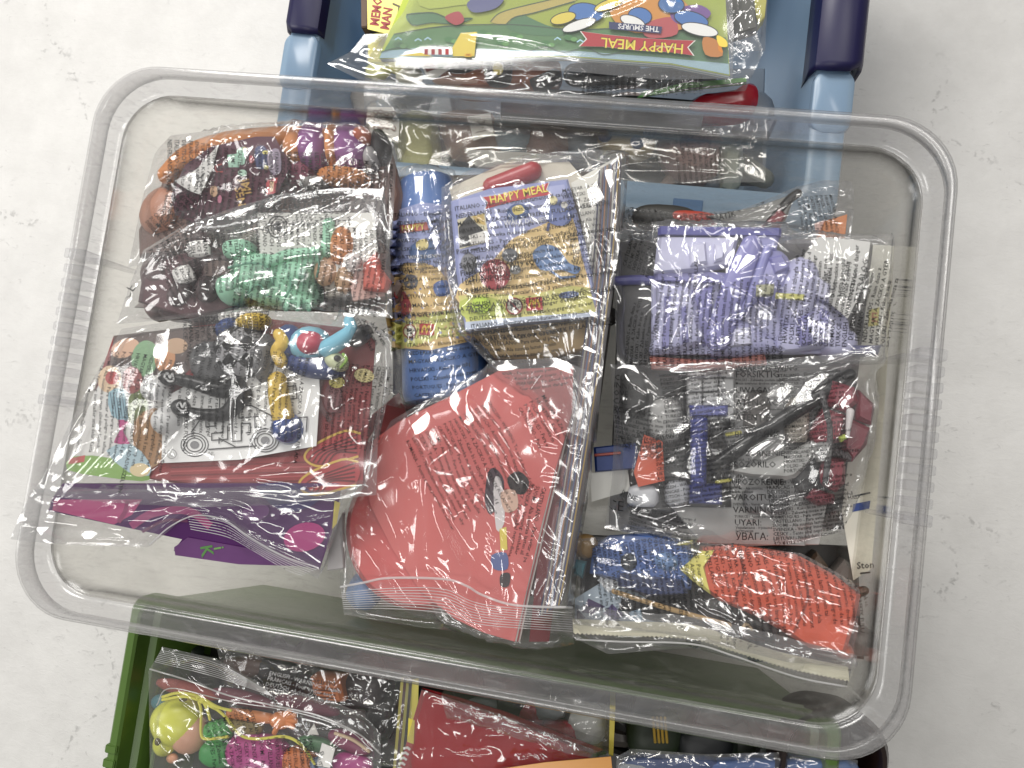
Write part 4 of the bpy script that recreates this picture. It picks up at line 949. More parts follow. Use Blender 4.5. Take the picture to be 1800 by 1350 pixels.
for q in ([(1168, 520), (1180, 520), (1176, 612), (1164, 614)], [(1198, 540), (1206, 536), (1212, 600), (1200, 604)], [(1290, 470), (1304, 452), (1322, 470), (1296, 540)], [(1352, 452), (1376, 446), (1390, 470), (1362, 482)], [(1404, 560), (1424, 548), (1430, 604), (1408, 608)], [(1446, 540), (1460, 548), (1452, 604), (1440, 600)]): part('slot', prism(q, z + .0015, .014, .002), LD, t)
for q in ([(1210, 430), (1240, 424), (1244, 462), (1214, 466)], [(1256, 428), (1276, 426), (1272, 456), (1256, 460)], [(1288, 576), (1320, 574), (1324, 606), (1284, 610)], [(1432, 480), (1462, 500), (1458, 530), (1428, 520)]): part('facet', prism(q, z + .0005, .010, .002), M('d4d4f2', .3), t)
part('tail', prism([(1495, 606), (1551, 606), (1545, 623), (1498, 622)], z - .004, .016, .002), M('22246e', .3), t)
part('tail', ell(1470, 606, 34, 26, z - .004, .014, 0, 3), M('b9b9de', .3), t)
one('ridged_strip', prism([(1142, 626), (1240, 632), (1345, 622), (1350, 640), (1240, 652), (1146, 648)], z - .012, .01, .002), M('d8705c', .4), 'salmon red strip with ridges under the lilac toy', 'toy')
one('black_card', prism([(1090, 440), (1150, 470), (1150, 640), (1100, 640)], z - .02, .004, .001), M('3c3c3c', .45), 'dark grey card at the left of the lilac toy', 'card', smooth=False)
o = card('film_glare_sheet', [(1440, 416), (1530, 425), (1520, 500), (1490, 560), (1444, 520), (1412, 450)], flat(z - .006), 'cfceca', 'pale sheet standing in for whitish reflections on printed film, right of the lilac toy', 'leaflet')  # pale sheet imitates whitish reflections on the film
p = Print(flat(z - .006)); p.text("Distribu\n3 let\n moze sadr\nPostavico\nTATRALOG", 1452, 520, 15, '222222', -78, .01); p.done('print', o)
b = bag('plastic_bag', 'shiny crinkled bag around the lilac and blue toy craft', gR,
        [(1085, 388), (1130, 395), (1260, 392), (1380, 398), (1470, 418), (1580, 410)], [(1580, 410), (1588, 440), (1572, 560), (1556, 640)], [(1085, 640), (1200, 655), (1350, 650), (1556, 640)], [(1085, 388), (1078, 470), (1085, 640)], [-.042, -.044, -.040, -.042], 120, (80, 38), seed=22, amp=1.9,
        named=[(1155, 480, 1185, 490, .003), (1185, 490, 1210, 620, .003), (1330, 420, 1260, 590, .003), (1340, 430, 1280, 600, .003), (1260, 625, 1345, 600, .003), (1365, 480, 1420, 470, .003), (1420, 470, 1440, 560, .003), (1330, 510, 1400, 600, .003), (1140, 640, 1150, 560, .003), (1395, 540, 1420, 610, .002), (1470, 470, 1530, 590, .004)])
bag_text(b, [(warn(20, 0, 36), 1160, 640, -88, 9.5, .014, 1.2), (warn(11, 6, 34), 1385, 600, -84, 10.5, .014, 1.0), (warn(8, 2, 24), 1500, 600, -80, 11, .014, 1.05), (warn(6, 9, 12), 1095, 470, -70, 9, .01, 1.0), (warn(6, 4, 24), 1100, 640, -80, 9, .01, 1.0)])
# the bag with large capitals
z = -.036
t = thing('toy_launcher', 'blue toy handle with square base on a grey tiled panel', 'toy', (1245, 800), z - .04)
part('top_bar', prism([(1213, 712), (1280, 712), (1280, 731), (1214, 731)], z - .001, .014, .002), M('5c62b4', .3), t)
part('barrel', tube([(1231, 738), (1230, 790), (1229, 850)], [16, 15, 14], z), M('3c46a0', .3), t); part('cap', ell(1228, 846, 14, 9, z + .0015, .01), M('4a54ac', .3), t)
part('base', prism([(1213, 852), (1270, 850), (1270, 888), (1213, 886)], z - .003, .018, .002), M('26307c', .3), t)
t = thing('tiled_panel', 'pale grey plastic panel of square tiles at the centre of the capital lettered bag', 'panel', (1250, 690), z - .03)
part('backing', prism([(1206, 640), (1292, 640), (1292, 740), (1208, 740)], z - .012, .006, .001), M('9b9c9c', .5), t, smooth=False)
for i in range(3):
    for j in range(4):
        u, v = 1209 + i * 28, 641 + j * 25; part('tile', prism([(u, v), (u + 25, v), (u + 25, v + 22), (u, v + 22)], z - .009, .004, .0008), M('c9caca', .4), t, smooth=False)
t = thing('toy_robot', 'red toy robot limb with white shoulder at the right of the capital lettered bag', 'toy', (1490, 770), z - .04)
RD = M('94283a', .32); RD2 = M('7c1e30', .35)
part('thigh', prism([(1467, 668), (1505, 680), (1512, 706), (1490, 726), (1456, 712)], z + .001, .022, .004), RD, t); part('hip', prism([(1512, 684), (1541, 712), (1534, 748), (1508, 738), (1506, 706)], z - .001, .02, .003), RD2, t)
part('thigh_plate', prism([(1452, 716), (1492, 730), (1484, 776), (1440, 786), (1430, 762)], z + .002, .022, .004, 0, .002), RD, t); part('side_plate', prism([(1494, 734), (1532, 752), (1526, 782), (1500, 812), (1482, 790)], z - .001, .02, .003), RD2, t)
part('shin', prism([(1452, 800), (1490, 804), (1488, 850), (1472, 866), (1446, 850), (1444, 826)], z - .002, .02, .004), RD, t); part('foot', prism([(1432, 858), (1470, 870), (1468, 886), (1440, 890), (1420, 876)], z - .004, .016, .003), RD2, t)
for k in range(4): part('joint', tube([(1462 + k * 9, 788 + k * 3), (1468 + k * 9, 800 + k * 2)], 4, z + .001, 8), M('3a3034', .4), t)
part('rod', tube([(1446, 690), (1460, 760), (1452, 850)], [5, 6, 5], z + .003), M('5c5a5c', .35), t)
part('knee', prism([(1432, 782), (1460, 778), (1464, 802), (1442, 812)], z + .005, .012, .003, 2), M('9c9c9a', .35), t)
part('blade', tube([(1497, 722), (1493, 748), (1491, 768)], [7, 5, 3], z + .008), M('d0c8c8', .3), t); part('light', prism([(1476, 768), (1486, 763), (1490, 771), (1480, 777)], z + .007, .006, .001), M('b4c83c', .4), t)
part('dark_plate', prism([(1400, 830), (1440, 800), (1448, 850), (1420, 870), (1402, 860)], z - .008, .012, .003, 2), M('1e1e20', .4), t)  # near-black plate beside the shin
part('shoulder', prism([(1280, 828), (1330, 818), (1400, 790), (1440, 770), (1436, 800), (1400, 840), (1360, 842)], z - .006, .012, .003, 2), M('b4b4b1', .35), t)
one('black_rod', tube([(1255, 822), (1330, 768), (1420, 710), (1500, 655)], [13, 14, 14, 10], z - .003), M('18181a', .3), 'long black rod running up right through the capital lettered bag', 'rod')
one('grey_slab', prism([(1270, 760), (1450, 655), (1500, 640), (1470, 690), (1300, 830)], z - .016, .006, .001), M('8a8a8a', .4), 'grey plastic sheet below the black rod', 'sheet', smooth=False)
one('grey_sheet', prism([(1283, 640), (1490, 640), (1470, 800), (1440, 958), (1286, 960)], z - .022, .002, .0006), M('b4b4b2', .45), 'pale grey sheet behind the column of warning capitals', 'leaflet', smooth=False)
one('dark_underlay', prism([(1092, 640), (1200, 650), (1206, 800), (1180, 900), (1110, 890), (1088, 700)], z - .018, .003, .001), M('4a4a4a', .45), 'charcoal card left of the tiled panel', 'card', smooth=False)
one('grey_card', prism([(1180, 890), (1290, 892), (1420, 890), (1416, 960), (1230, 955)], z - .016, .003, .001), M('9a9a98', .45), 'mid grey card below the blue handle', 'card', smooth=False)
one('silver_disc', ell(1170, 740, 30, 40, z - .010, .008, 0, 3), M('a8a8a6', .35), 'silver plastic piece left of the blue handle', 'toy')
for i, (u, v, rx, ry, c_, l) in enumerate(((1130, 872, 28, 20, 'c4c6cc', 'white plastic piece below the orange red card'), (1190, 868, 22, 24, 'b0b2b8', 'pale grey piece left of the blue square base'), (1345, 880, 40, 24, '6e6e70', 'grey piece under the white shoulder'), (1330, 730, 24, 44, '55504c', 'taupe piece beside the capital letters'), (1400, 740, 22, 40, 'a39a8c', 'beige piece beside the capital letters'), (1115, 690, 26, 44, '343434', 'black piece at the left of the capital lettered bag'))):
    one('toy_piece', ell(u, v, rx, ry, z - .008, None, 0, 3, lump=.1), M(c_, .4), l, 'toy piece')
o = card('orange_leaflet', [(1132, 764), (1165, 776), (1168, 845), (1122, 856), (1114, 830)], flat(z - .006), 'd8502c', 'orange red leaflet with black capitals, left of the blue handle', 'leaflet')
p = Print(flat(z - .006)); p.text('TISSEM', 1122, 794, 14, '33160c', -8, .01); p.text('UPOZ', 1124, 808, 14, '33160c', -6, .01); p.done('print', o)
one('blue_carton', prism([(1043, 786), (1120, 778), (1122, 824), (1046, 830)], z - .014, .03, .002), M('1f3c86', .4), 'navy blue carton end left of the orange red leaflet', 'carton', smooth=False)
one('red_band', tube([(1046, 800), (1090, 796)], 2.5, z - .011, 6), M('b04a3c', .4), 'thin red band across the navy carton', 'band')
card('white_card', [(1037, 832), (1118, 820), (1150, 850), (1040, 882)], flat(z - .018), 'd4d3cc', 'plain white card below the navy carton', 'card')
for k, (u, v) in enumerate(((1290, 762), (1272, 846), (1205, 955))): one('yellow_clip', tube([(u - 12, v + 2), (u + 12, v - 2)], 3.5, z - .004, 6), M('b8b040', .4), ['yellow clip beside the black rod', 'yellow clip above the blue square base', 'yellow clip at the lower edge of the grey card'][k], 'clip')
b = bag('plastic_bag', 'clear bag printed with large warning capitals over the tiled panel and red robot limb', gR,
        [(1072, 640), (1150, 645), (1300, 640), (1450, 630), (1535, 612)], [(1535, 612), (1548, 700), (1538, 800), (1500, 900), (1478, 935)], [(1062, 928), (1150, 945), (1300, 962), (1400, 955), (1478, 935)], [(1072, 640), (1080, 760), (1075, 850), (1062, 928)], [-.040, -.046, -.05, -.05], 50, (35, 30), seed=23, amp=1.6,
        named=[(1225, 820, 1500, 655, .006), (1245, 855, 1530, 690, .005), (1280, 828, 1350, 870, .004), (1090, 650, 1150, 720, .004), (1150, 720, 1210, 700, .003), (1086, 740, 1140, 700, .003), (1340, 890, 1420, 1000, .003), (1225, 745, 1222, 860, .004), (1440, 790, 1470, 870, .004)])
bl = []
big = [('WAARSCHUWING:', 1293, 652, 13), ('FORSIKTIG', 1293, 664, 16), ('UWAGA!', 1293, 692, 15), ('ATEN\u00c7\u00c3O:', 1293, 714, 16), ('ATEN\u0162IE', 1293, 739, 15), ('\u0412\u041d\u0418\u041c\u0410\u041d\u0418\u0415', 1290, 769, 14), ('UPOZORNENIE', 1282, 803, 14), ('OPOZORILO', 1278, 823, 15), ('UPOZORENJE:', 1286, 853, 15), ('VAROITUS:', 1287, 880, 16), ('VARNING:', 1288, 902, 16), ('UYARI:', 1290, 925, 16), ('\u0423\u0412\u0410\u0413\u0410:', 1292, 950, 17)]
for s_, u, v, h_ in big: bl.append((s_, u, v, -1, h_, .006, 1))
small = [('NORSK - Kan inneholde smadeler', 1293, 654), ('POLSKI - Zabawka zostala zaprojektowana', 1293, 671), ('Moze zawierac drobne elementy', 1293, 677), ('PORTUGUES - Pecas pequenas', 1293, 701), ('ROMANA - Contine piese mici', 1293, 722), ('Romana la', 1293, 727), ('SLOVENIJA - Ta igraca', 1278, 812), ('SUOMI - Ala suuntaa', 1286, 861), ('Sailyta pakkaus', 1286, 867), ('SVENSKA - Varning innehaller sma delar', 1288, 889), ('TURKCE - Kucuk parcalar icerir', 1290, 911), ('\u0423\u043a\u0440\u0430\u0457\u043d\u0441\u044c\u043a\u0430 - \u0456\u0433\u0440\u0430\u0448\u043a\u0430', 1292, 931), ('\u0456\u043d\u0441\u0442\u0440\u0443\u043a\u0446\u0456\u044f', 1292, 937)]
for s_, u, v in small: bl.append((s_, u, v, -1, 6.5, .012, 1))
bag_text(b, bl, warp=.8)
bag_text(b, [(warn(26, 0, 36), 1350, 850, -4, 8.5, .014, .9), (warn(22, 3, 28), 1370, 660, -3, 8.5, .014, .95), (warn(14, 6, 32), 1160, 660, -4, 8, .014, 1.0), (warn(16, 5, 40), 1150, 770, -6, 8, .014, 1.0), (warn(8, 8, 34), 1110, 890, 14, 7.5, .008, 1.1), (warn(9, 1, 24), 1075, 720, 8, 8, .008, 1.0)], 'fine_print')
bag_text(b, [('CE', 1064, 896, 6, 27, -.012, 1), ('C\u041e\nINNEM\nOVE\nCAL\nACHTUNG', 1080, 668, 6, 14, 0, 1.0), ('HORATE\nAVERTISSEMENT', 1092, 776, -14, 13, 0, 1.0), ('JUNE:', 1092, 868, 24, 13, 0, 1)], 'large_print', warp=1.2)
# bottom right bag: blue and red printed figure
z = -.036
buried([(1030, 960), (1500, 980), (1510, 1150), (1300, 1130), (1030, 1070)], 18, -.056, DK + ['5a4a3a'], 'dark toy buried beneath the blue and red orange toy', 'dark toys buried in the right bags', 20, 40, 5)
t = thing('toy_figure', 'toy with a blue top half, yellow collar and red orange lower half', 'toy', (1290, 1030), z - .04)
part('upper_body', prism([(1042, 965), (1070, 948), (1140, 944), (1214, 958), (1222, 990), (1216, 1040), (1150, 1042), (1080, 1022), (1036, 1010)], z - .003, .03, .004, 0, .003), M('4468b4', .35), t)
part('leg_stripe', prism([(1090, 1008), (1200, 1020), (1210, 1044), (1140, 1050), (1086, 1030)], z - .0005, .01, .002), M('2c3a6c', .35), t); part('seam', tube([(1300, 968), (1306, 1010), (1290, 1058)], 2.2, z + .0008, 6), M('a83c24', .4), t); part('seam', tube([(1410, 984), (1420, 1050), (1396, 1110)], 2.2, z + .0008, 6), M('a83c24', .4), t)
part('chest', ell(1105, 985, 24, 26, z - .001, .01), M('39424e', .4), t); part('shoulder', ell(1170, 985, 26, 20, z + .001, .01, 20), M('6f95cc', .35), t)
part('collar', prism([(1196, 1002), (1236, 970), (1256, 968), (1240, 990), (1250, 1046), (1222, 1026)], z + .001, .012, .003, 0), M('e6da5c', .4), t)
part('lower_body', prism([(1222, 1024), (1238, 966), (1300, 962), (1360, 972), (1410, 980), (1470, 1012), (1517, 1048), (1506, 1100), (1490, 1152), (1470, 1150), (1425, 1142), (1340, 1090), (1262, 1056)], z, .03, .004, 0, .002), M('e65636', .32), t)
part('foot', ell(1478, 1140, 22, 16, z - .006, .012, 30), M('ea6a48', .32), t)
one('wooden_stick', tube([(1078, 1040), (1180, 1072), (1284, 1100)], [4.5, 4.5, 4], z - .004, 8), M('c29a5c', .6), 'thin tan stick lying below the blue and red toy', 'stick')
one('wire_twist', tube([(1306, 1106), (1312, 1098), (1322, 1108)], 3, z + .002, 6), M('c8b088', .4), 'small tan twist of wire below the red toy', 'wire')
one('black_ring', tube([(1290, 1110), (1320, 1096), (1356, 1116), (1346, 1152), (1322, 1158)], 9, z - .006, 8), M('1e1d1c', .4), 'black curled strap below the red toy', 'strap')
one('dark_strip', prism([(1090, 1046), (1180, 1076), (1300, 1110), (1420, 1146), (1486, 1166), (1470, 1176), (1330, 1150), (1200, 1106), (1080, 1074)], z - .012, .006, .002), M('33322f', .5), 'dark grey strip along the lower edge of the red toy bag', 'strip', smooth=False)
one('brown_toy', ell(1030, 960, 22, 22, z - .008), M('a07c48', .45), 'tan ball left of the blue toy', 'ball'); one('teal_piece', prism([(1012, 984), (1032, 988), (1024, 1018), (1008, 1008)], z - .010, .006, .002), M('4d8f9e', .4), 'teal piece at the left end of the red toy bag', 'toy piece')
pl = flat(z - .012)
o = card('confetti_card', [(1011, 1052), (1080, 1010), (1150, 1064), (1180, 1104), (1010, 1098)], pl, 'b8cbdc', 'pale blue card with purple and white shapes, left of the tan stick', 'card')
p = Print(pl); 
for q, c_ in (([(1034, 1052), (1064, 1066), (1040, 1080), (1022, 1076)], '4a2f6c'), ([(1076, 1062), (1098, 1082), (1078, 1094), (1060, 1078)], '5b4a8c'), ([(1050, 1020), (1068, 1000), (1090, 1030), (1070, 1042)], 'e8ecf0'), ([(1106, 1076), (1126, 1070), (1130, 1094), (1108, 1098)], '8fb4d0'), ([(1014, 1070), (1030, 1086), (1014, 1094)], '3c2a54')): p.patch(q, c_)
p.done('print', o)
# pinked cream paper strip
S = np.array([(1008, 1112), (1090, 1116), (1215, 1122), (1290, 1144), (1380, 1172), (1493, 1196)], float); U = cat_rom(S, 14)
lo = []
for i, q in enumerate(resample(U, 130)): lo.append(q + np.array([0, 3.0 if i % 2 else 0]))
up = resample(U, 50) - np.array([2, 24]); V, F = slab(np.vstack([up, np.array(lo)[::-1]]), Plane((1008, 1112, z - .006), (1493, 1196, z - .006), (1200, 1000, z - .002)), .0008)
o = mesh('paper_strip', V, F, M('e6e0c2', .6, .08, .05), None, False); tag(o, 'cream paper strip with pinked zigzag edge below the red toy', 'paper strip')
b = bag('plastic_bag', 'printed inner bag stretched over the blue and red orange toy', gR,
        [(1020, 945), (1100, 938), (1220, 948), (1400, 968), (1526, 1036)], [(1526, 1036), (1516, 1100), (1500, 1168)], [(1010, 1092), (1200, 1112), (1380, 1158), (1500, 1168)], [(1020, 945), (1010, 1092)], [-.052, -.054, -.05, -.05], 46, (-40, 25), seed=24, amp=1.2,
        named=[(1236, 1022, 1380, 1040, .003), (1350, 1030, 1420, 1100, .003), (1400, 1060, 1500, 1170, .003), (1330, 1080, 1400, 1110, .002), (1340, 970, 1520, 1050, .003)])
bag_text(b, [(warn(19, 1, 30), 1040, 958, 84, 10, .012, 1.0), (warn(22, 4, 38), 1238, 962, 80, 10.5, .006, 1.18), ("PLAYING TOYS - LES", 1020, 1068, 10, 9, .01, 1.0), (warn(5, 3, 26), 1470, 1196, -40, 10, .012, 1.0)])
b = bag('zip_bag', 'outer zip bag around the blue and red orange toy, lower right corner', gR,
        [(1006, 1060), (1250, 1080), (1530, 1150)], [(1530, 1150), (1555, 1200)], [(1006, 1120), (1070, 1150), (1215, 1138), (1290, 1158), (1400, 1196), (1494, 1212), (1555, 1200)], [(1006, 1060), (1006, 1120)], [-.046, -.046, -.048, -.048], 16, (-10, 40), seed=25, mat=FILMS)
zip_line(b, [(1012, 1124), (1090, 1128), (1215, 1132), (1290, 1153), (1400, 1190), (1494, 1208)], 3)
# ================= clear box, middle =================
buried([(850, 340), (1030, 330), (1040, 740), (860, 740), (720, 700), (780, 600)], 22, -.075, ['4a4644', '2c2a2a', '6a4c2c', '54302c', '75726e'], 'dark toy buried beneath the beaker and cartoon box', 'dark toys buried in the middle', 22, 44, 6)
one('dark_underlay', prism([(690, 310), (1060, 300), (1030, 780), (690, 740)], -.098, .004, .001), M('4c4038', .5), 'brown card lying under the beaker and the cartoon box', 'card', smooth=False)
one('dark_underlay', prism([(640, 740), (700, 690), (1000, 690), (985, 1050), (650, 1040)], -.090, .004, .001), M('a04444', .5), 'dull red card lying under the flying disc', 'card', smooth=False)
loose()
# comics standing on edge right of the box
cc = ['2a1020', 'b08a24', '203070', 'c8c4ba', '501418', '223c80', '141420', 'a86024', '2c4484', '5c1824', 'a8a294', '1a2450']
path = np.array([(1090, 276), (1081, 420), (1066, 560), (1040, 740), (1004, 960), (984, 1062)], float)
for k in range(12):
    Q = cat_rom(path - np.array([k * 3.4, -2 * k]), 5); n = len(Q)
    A = at(Q[:, 0], Q[:, 1], np.full(n, -.012 - .0006 * k)); B_ = A.copy(); B_[:, 2] = -.105; th = np.array([.0009, .0002, 0])
    V = np.vstack([A, B_, B_ + th, A + th]); F = []
    for j in range(n - 1):
        for q in range(4): F.append((q * n + j, q * n + j + 1, ((q + 1) % 4) * n + j + 1, ((q + 1) % 4) * n + j))
    o = mesh('comic', V, F, M(cc[k], .4, .1, 0), None, False); tag(o, ['maroon', 'gold', 'navy', 'white', 'oxblood', 'bright blue', 'black', 'orange', 'mid blue', 'wine red', 'cream', 'dark navy'][k] + ' edged thin comic in the upright stack right of the cartoon box', 'comic', 'comics standing on edge in the middle')
loose()
# beaker lying on its side
zc = -.034
t = thing('drinks_beaker', 'blue plastic beaker with a printed sleeve lying left of the cartoon box', 'beaker', (765, 500), zc - .09)
V, F = tube([(737, 308), (745, 400), (756, 540), (766, 660), (768, 684)], [49, 58, 71, 81, 82], [zc - .012, zc - .008, zc - .002, zc, zc], 36, 8, 1.0, .22); part('cup', (V, F), M('4f7ac4', .3, .05, 0), t)
H = new_raster(); raster(H, V, F); p = Print(None, H, zc)
p.patch([(690, 372), (740, 356), (800, 360), (828, 600), (780, 590), (690, 606), (678, 500)], '8c98cc', sub=9)
p.patch([(688, 480), (720, 462), (770, 470), (800, 520), (826, 560), (826, 600), (686, 610)], 'e4bd72', 2, 9)
p.patch([(684, 566), (720, 560), (770, 548), (824, 540), (830, 590), (780, 592), (730, 608), (686, 618)], 'e0e070', sub=9)
p.patch([(688, 520), (710, 512), (724, 545), (700, 556)], 'b8303c', 3, 6); p.disc(722, 495, 13, '666a74', n=12); p.patch([(762, 500), (785, 492), (790, 516), (768, 520)], '4a6cb4', 3, 6)
p.patch([(722, 432), (758, 420), (764, 452), (726, 458)], '3f639c', 3, 6); p.patch([(732, 425), (750, 420), (752, 436), (735, 440)], 'd8c470', 3, 6)
p.patch([(702, 396), (750, 390), (754, 404), (704, 410)], 'b84438', sub=6); p.text('HAPPY', 706, 407, 15, 'e8d850', -6, .01, sx=.9)
p.text('WALT DISNEY', 718, 456, 9, 'e8e8ec', -4, .01)
arches(p, 750, 579, 26, 20, 2); nobaby(p, 720, 582, 11); p.done('print', t)
one('brown_piece', prism([(700, 690), (840, 690), (830, 740), (720, 745)], -.06, .01, .002), M('3a2420', .5), 'dark brown card under the end of the beaker', 'card', smooth=False)
b = bag('plastic_bag', 'clear printed bag around the blue beaker', gR,
        [(690, 296), (740, 288), (800, 300)], [(800, 300), (840, 500), (850, 720)], [(672, 710), (760, 730), (850, 720)], [(690, 296), (682, 480), (672, 710)], [-.06, -.06, -.06, -.06], 30, (80, 40), seed=31)
bag_text(b, [(warn(24, 3, 26), 690, 386, -7, 9.5, .012, 1.5), ("ENGLISH -\nMAGYARUL\nBABYKRO\nARABIC KO\nCASTELLANO\nCATALA - E\nCESKY - AB\nDANSK - EB", 752, 384, -24, 10, .012, 1.0), ("London SW19 6QU\n10251 Kupinecki", 702, 470, -10, 10, .02, 1.1), ("MINI A GYEREKEK FULLADAS", 698, 560, -8, 10, .02, 1.0)])
# printed carton with red cap, white card
zp = -.016
one('white_card', slab([(1003, 322), (1089, 273), (1080, 430), (1058, 552), (1040, 500), (1020, 380)], Plane((1003, 322, zp - .008), (1089, 273, zp - .006), (1057, 550, zp - .008)), .0012), M('e4e1d6', .4, .04, .03), 'white folded card right of the cartoon box', 'card', smooth=False)
one('red_bottle', tube([(858, 324), (900, 308), (938, 293)], [17, 18, 17], zp - .006), M('b8242c', .35), 'red plastic bottle top at the top of the cartoon box', 'cap')
one('beige_sheet', slab([(790, 330), (880, 290), (1000, 284), (1040, 330), (1010, 350), (800, 380)], flat(zp - .016), .001), M('cfc6b2', .6), 'beige printed sheet behind the cartoon box', 'leaflet', smooth=False)
t = thing('printed_carton', 'small carton printed with cartoon shapes and a red ribbon, in the middle', 'carton', (930, 460), zp - .06)
part('front', prism([(791, 352), (860, 330), (998, 313), (1030, 430), (1057, 554), (920, 566), (817, 580), (800, 470)], zp - .0005, .02, .002), M('8d97cf', .3, .04, .02), t, smooth=False)
part('side', prism([(822, 580), (1056, 556), (1064, 580), (1046, 612), (960, 632), (868, 628)], zp - .010, .03, .004), M('8a6a30', .4), t, smooth=False)
pl = flat(zp - .0005); p = Print(pl)
p.patch([(806, 352), (870, 340), (992, 324), (1020, 440), (1046, 548), (930, 556), (820, 566), (806, 470)], 'a3aadb')
p.patch([(856, 470), (900, 420), (960, 392), (1002, 370), (1022, 450), (1042, 530), (1000, 520), (920, 530), (812, 540), (808, 500)], 'ecc77e', 2)
p.patch([(806, 520), (860, 516), (930, 520), (1000, 502), (1036, 506), (1048, 548), (930, 557), (820, 567)], 'e6df74')
p.patch([(808, 530), (850, 522), (880, 530), (884, 554), (822, 562)], 'c3cf4a', 3)
p.patch([(818, 566), (930, 556), (1052, 548), (1057, 555), (920, 567), (818, 580)], 'c8d4ec')
ribbon(p, 852, 357, 966, 332, 18, 'HAPPY MEAL', None, 21, sx=.86)
p.patch([(804, 386), (852, 374), (860, 424), (808, 438)], 'e4d9b0'); p.patch([(806, 400), (824, 378), (836, 392), (856, 410), (858, 424), (808, 436)], '26262a'); p.patch([(824, 414), (856, 404), (859, 424), (826, 430)], 'e8e4dc'); p.patch([(830, 380), (850, 376), (853, 396), (838, 392)], 'd8b45c')
p.patch([(890, 372), (905, 358), (925, 362), (930, 378), (912, 384), (896, 388)], '3f5c9a', 3); p.patch([(900, 366), (915, 360), (922, 372), (906, 378)], 'ddc868', 3); p.text('WALT DISNEY', 886, 396, 12, 'f4f4f6', -5, .01); p.text('TOYS', 890, 414, 15, 'a8b4d8', -6, .01)
p.disc(980, 374, 27, '6878b8', 22, 30); p.disc(972, 352, 8, 'e8dca0'); p.disc(992, 360, 6, 'e8e4dc'); p.line([(965, 392), (962, 406)], 5, '3c4a84')
p.patch([(936, 446), (955, 430), (980, 436), (1000, 462), (1020, 470), (1012, 482), (985, 474), (950, 474)], '6c90c8', 3); p.line([(968, 476), (985, 488), (1012, 486)], 4, '6c90c8')
p.disc(870, 482, 27, 'c02c38', 27); p.disc(882, 470, 8, 'f0b0a8', 6); p.disc(824, 462, 14, '74757c', 17); p.disc(896, 448, 14, '72757c', 12); p.disc(906, 474, 10, '8a8a88', 8)
p.disc(846, 536, 17, 'a8c43a', 15)
nobaby(p, 904, 538, 14); arches(p, 939, 534, 29, 23, -4); p.disc(1000, 518, 18, '7086c0', 6, -6); p.text('\u00a9 Disney', 948, 552, 7, '30343c', -3)
p.done('print', t)
b = bag('plastic_bag', 'large clear bag with cartoon carton, printed all over with warnings, in the middle', gR,
        [(776, 330), (820, 300), (920, 272), (1040, 262), (1106, 268)], [(1106, 268), (1100, 360), (1078, 520), (1062, 640), (1048, 780)], [(860, 640), (930, 700), (1000, 760), (1048, 780)], [(776, 330), (775, 480), (800, 580), (860, 640)], [-.03, -.026, -.03, -.036], 30, (-55, 30), seed=32, slack=.0,
        named=[(1000, 330, 1085, 280, .003), (800, 560, 900, 690, .003), (840, 600, 960, 720, .003), (960, 610, 1030, 740, .004), (990, 590, 1045, 760, .004), (940, 560, 985, 620, .003), (778, 420, 800, 560, .003), (1050, 560, 1060, 640, .003), (1030, 560, 1000, 640, .003), (790, 340, 830, 310, .003)])
bag_text(b, [(warn(19, 3, 46), 800, 372, -8, 10.5, .014, 1.25), ("Pour eviter tout danger d'etouffement d'enfants en bas age, jetez ce sac immediatement", 800, 449, -9, 12, .018, 1), ("Soft Kompanija opasnost\nFields, London SW19 6QU\n10251 Kupinecki", 806, 474, -10, 13, .022, 1.0), ("ITO: Eliminare immediatamente il sacchetto per evitare eventuali", 806, 520, -8, 11, .02, 1), ("A ZACSKO A GYEREKEK FULLADASVESZELYENEK ELKERULESE ERDEKEBEN", 810, 549, -8, 11, .018, 1), ("Ruim deze zak onmiddellijk op om verstikkingsgevaar van babies en kinderen te voorkomen", 830, 590, -6, 11, .014, 1)], warp=1.6)
bag_text(b, [(warn(10, 8, 34), 850, 600, -7, 9, .01, 1.15), (warn(14, 5, 14), 990, 340, -6, 9, .01, 1.2)], 'fine_print')
# red disc and red cover at the front of the middle
zr = -.03
t = thing('flying_disc', 'round red plastic disc in the zip bag at the front middle', 'disc', (735, 930), zr - .06)
a_ = np.linspace(0, 2 * math.pi, 40, endpoint=False)
part('plate', prism(np.column_stack([735 + 134 * np.cos(a_), 935 + 142 * np.sin(a_)]), zr - .004, .016, .005, 0, .006), M('d85654', .22, .04, .03, coat=.3), t)
part('rim_line', tube([(735 + 120 * math.cos(q), 935 + 127 * math.sin(q)) for q in np.linspace(0, 2 * math.pi, 24)], 3, zr - .008, 6), M('b42e32', .25), t)
one('blue_toy', ell(640, 1040, 30, 34, zr - .02, lump=.1), M('6d8fc0', .4), 'small pale blue toy at the left corner of the red zip bag', 'toy')
pl = Plane((690, 755, zr + .003), (988, 728, zr + .003), (900, 1110, zr - .004))
t = thing('red_booklet', 'salmon red booklet cover with a small printed figure shape, in the zip bag', 'booklet', (850, 900), zr - .02)
part('cover', slab([(634, 806), (640, 786), (700, 742), (800, 692), (880, 650), (1008, 644), (1006, 726), (975, 830), (950, 930), (925, 1040), (905, 1128), (850, 1112), (800, 1088), (740, 1040), (690, 965), (652, 890)], pl, .0012), M('dc6460', .2, .05, .03, 30, coat=.4), t, smooth=False)
for k in range(3): part('page', slab([(692, 760 + k), (990, 694 + k), (1001 + k * 3, 727), (976 + k * 3, 832), (926 + k * 3, 1042), (908 + k * 3, 1128), (850, 1110)], Plane((690, 755, zr + .0016 - k * .001), (988, 728, zr + .0016 - k * .001), (900, 1110, zr - .0055 - k * .001)), .0006), M(['e8e0d8', 'b83a3c', 'd8c8c0'][k], .4), t, smooth=False)
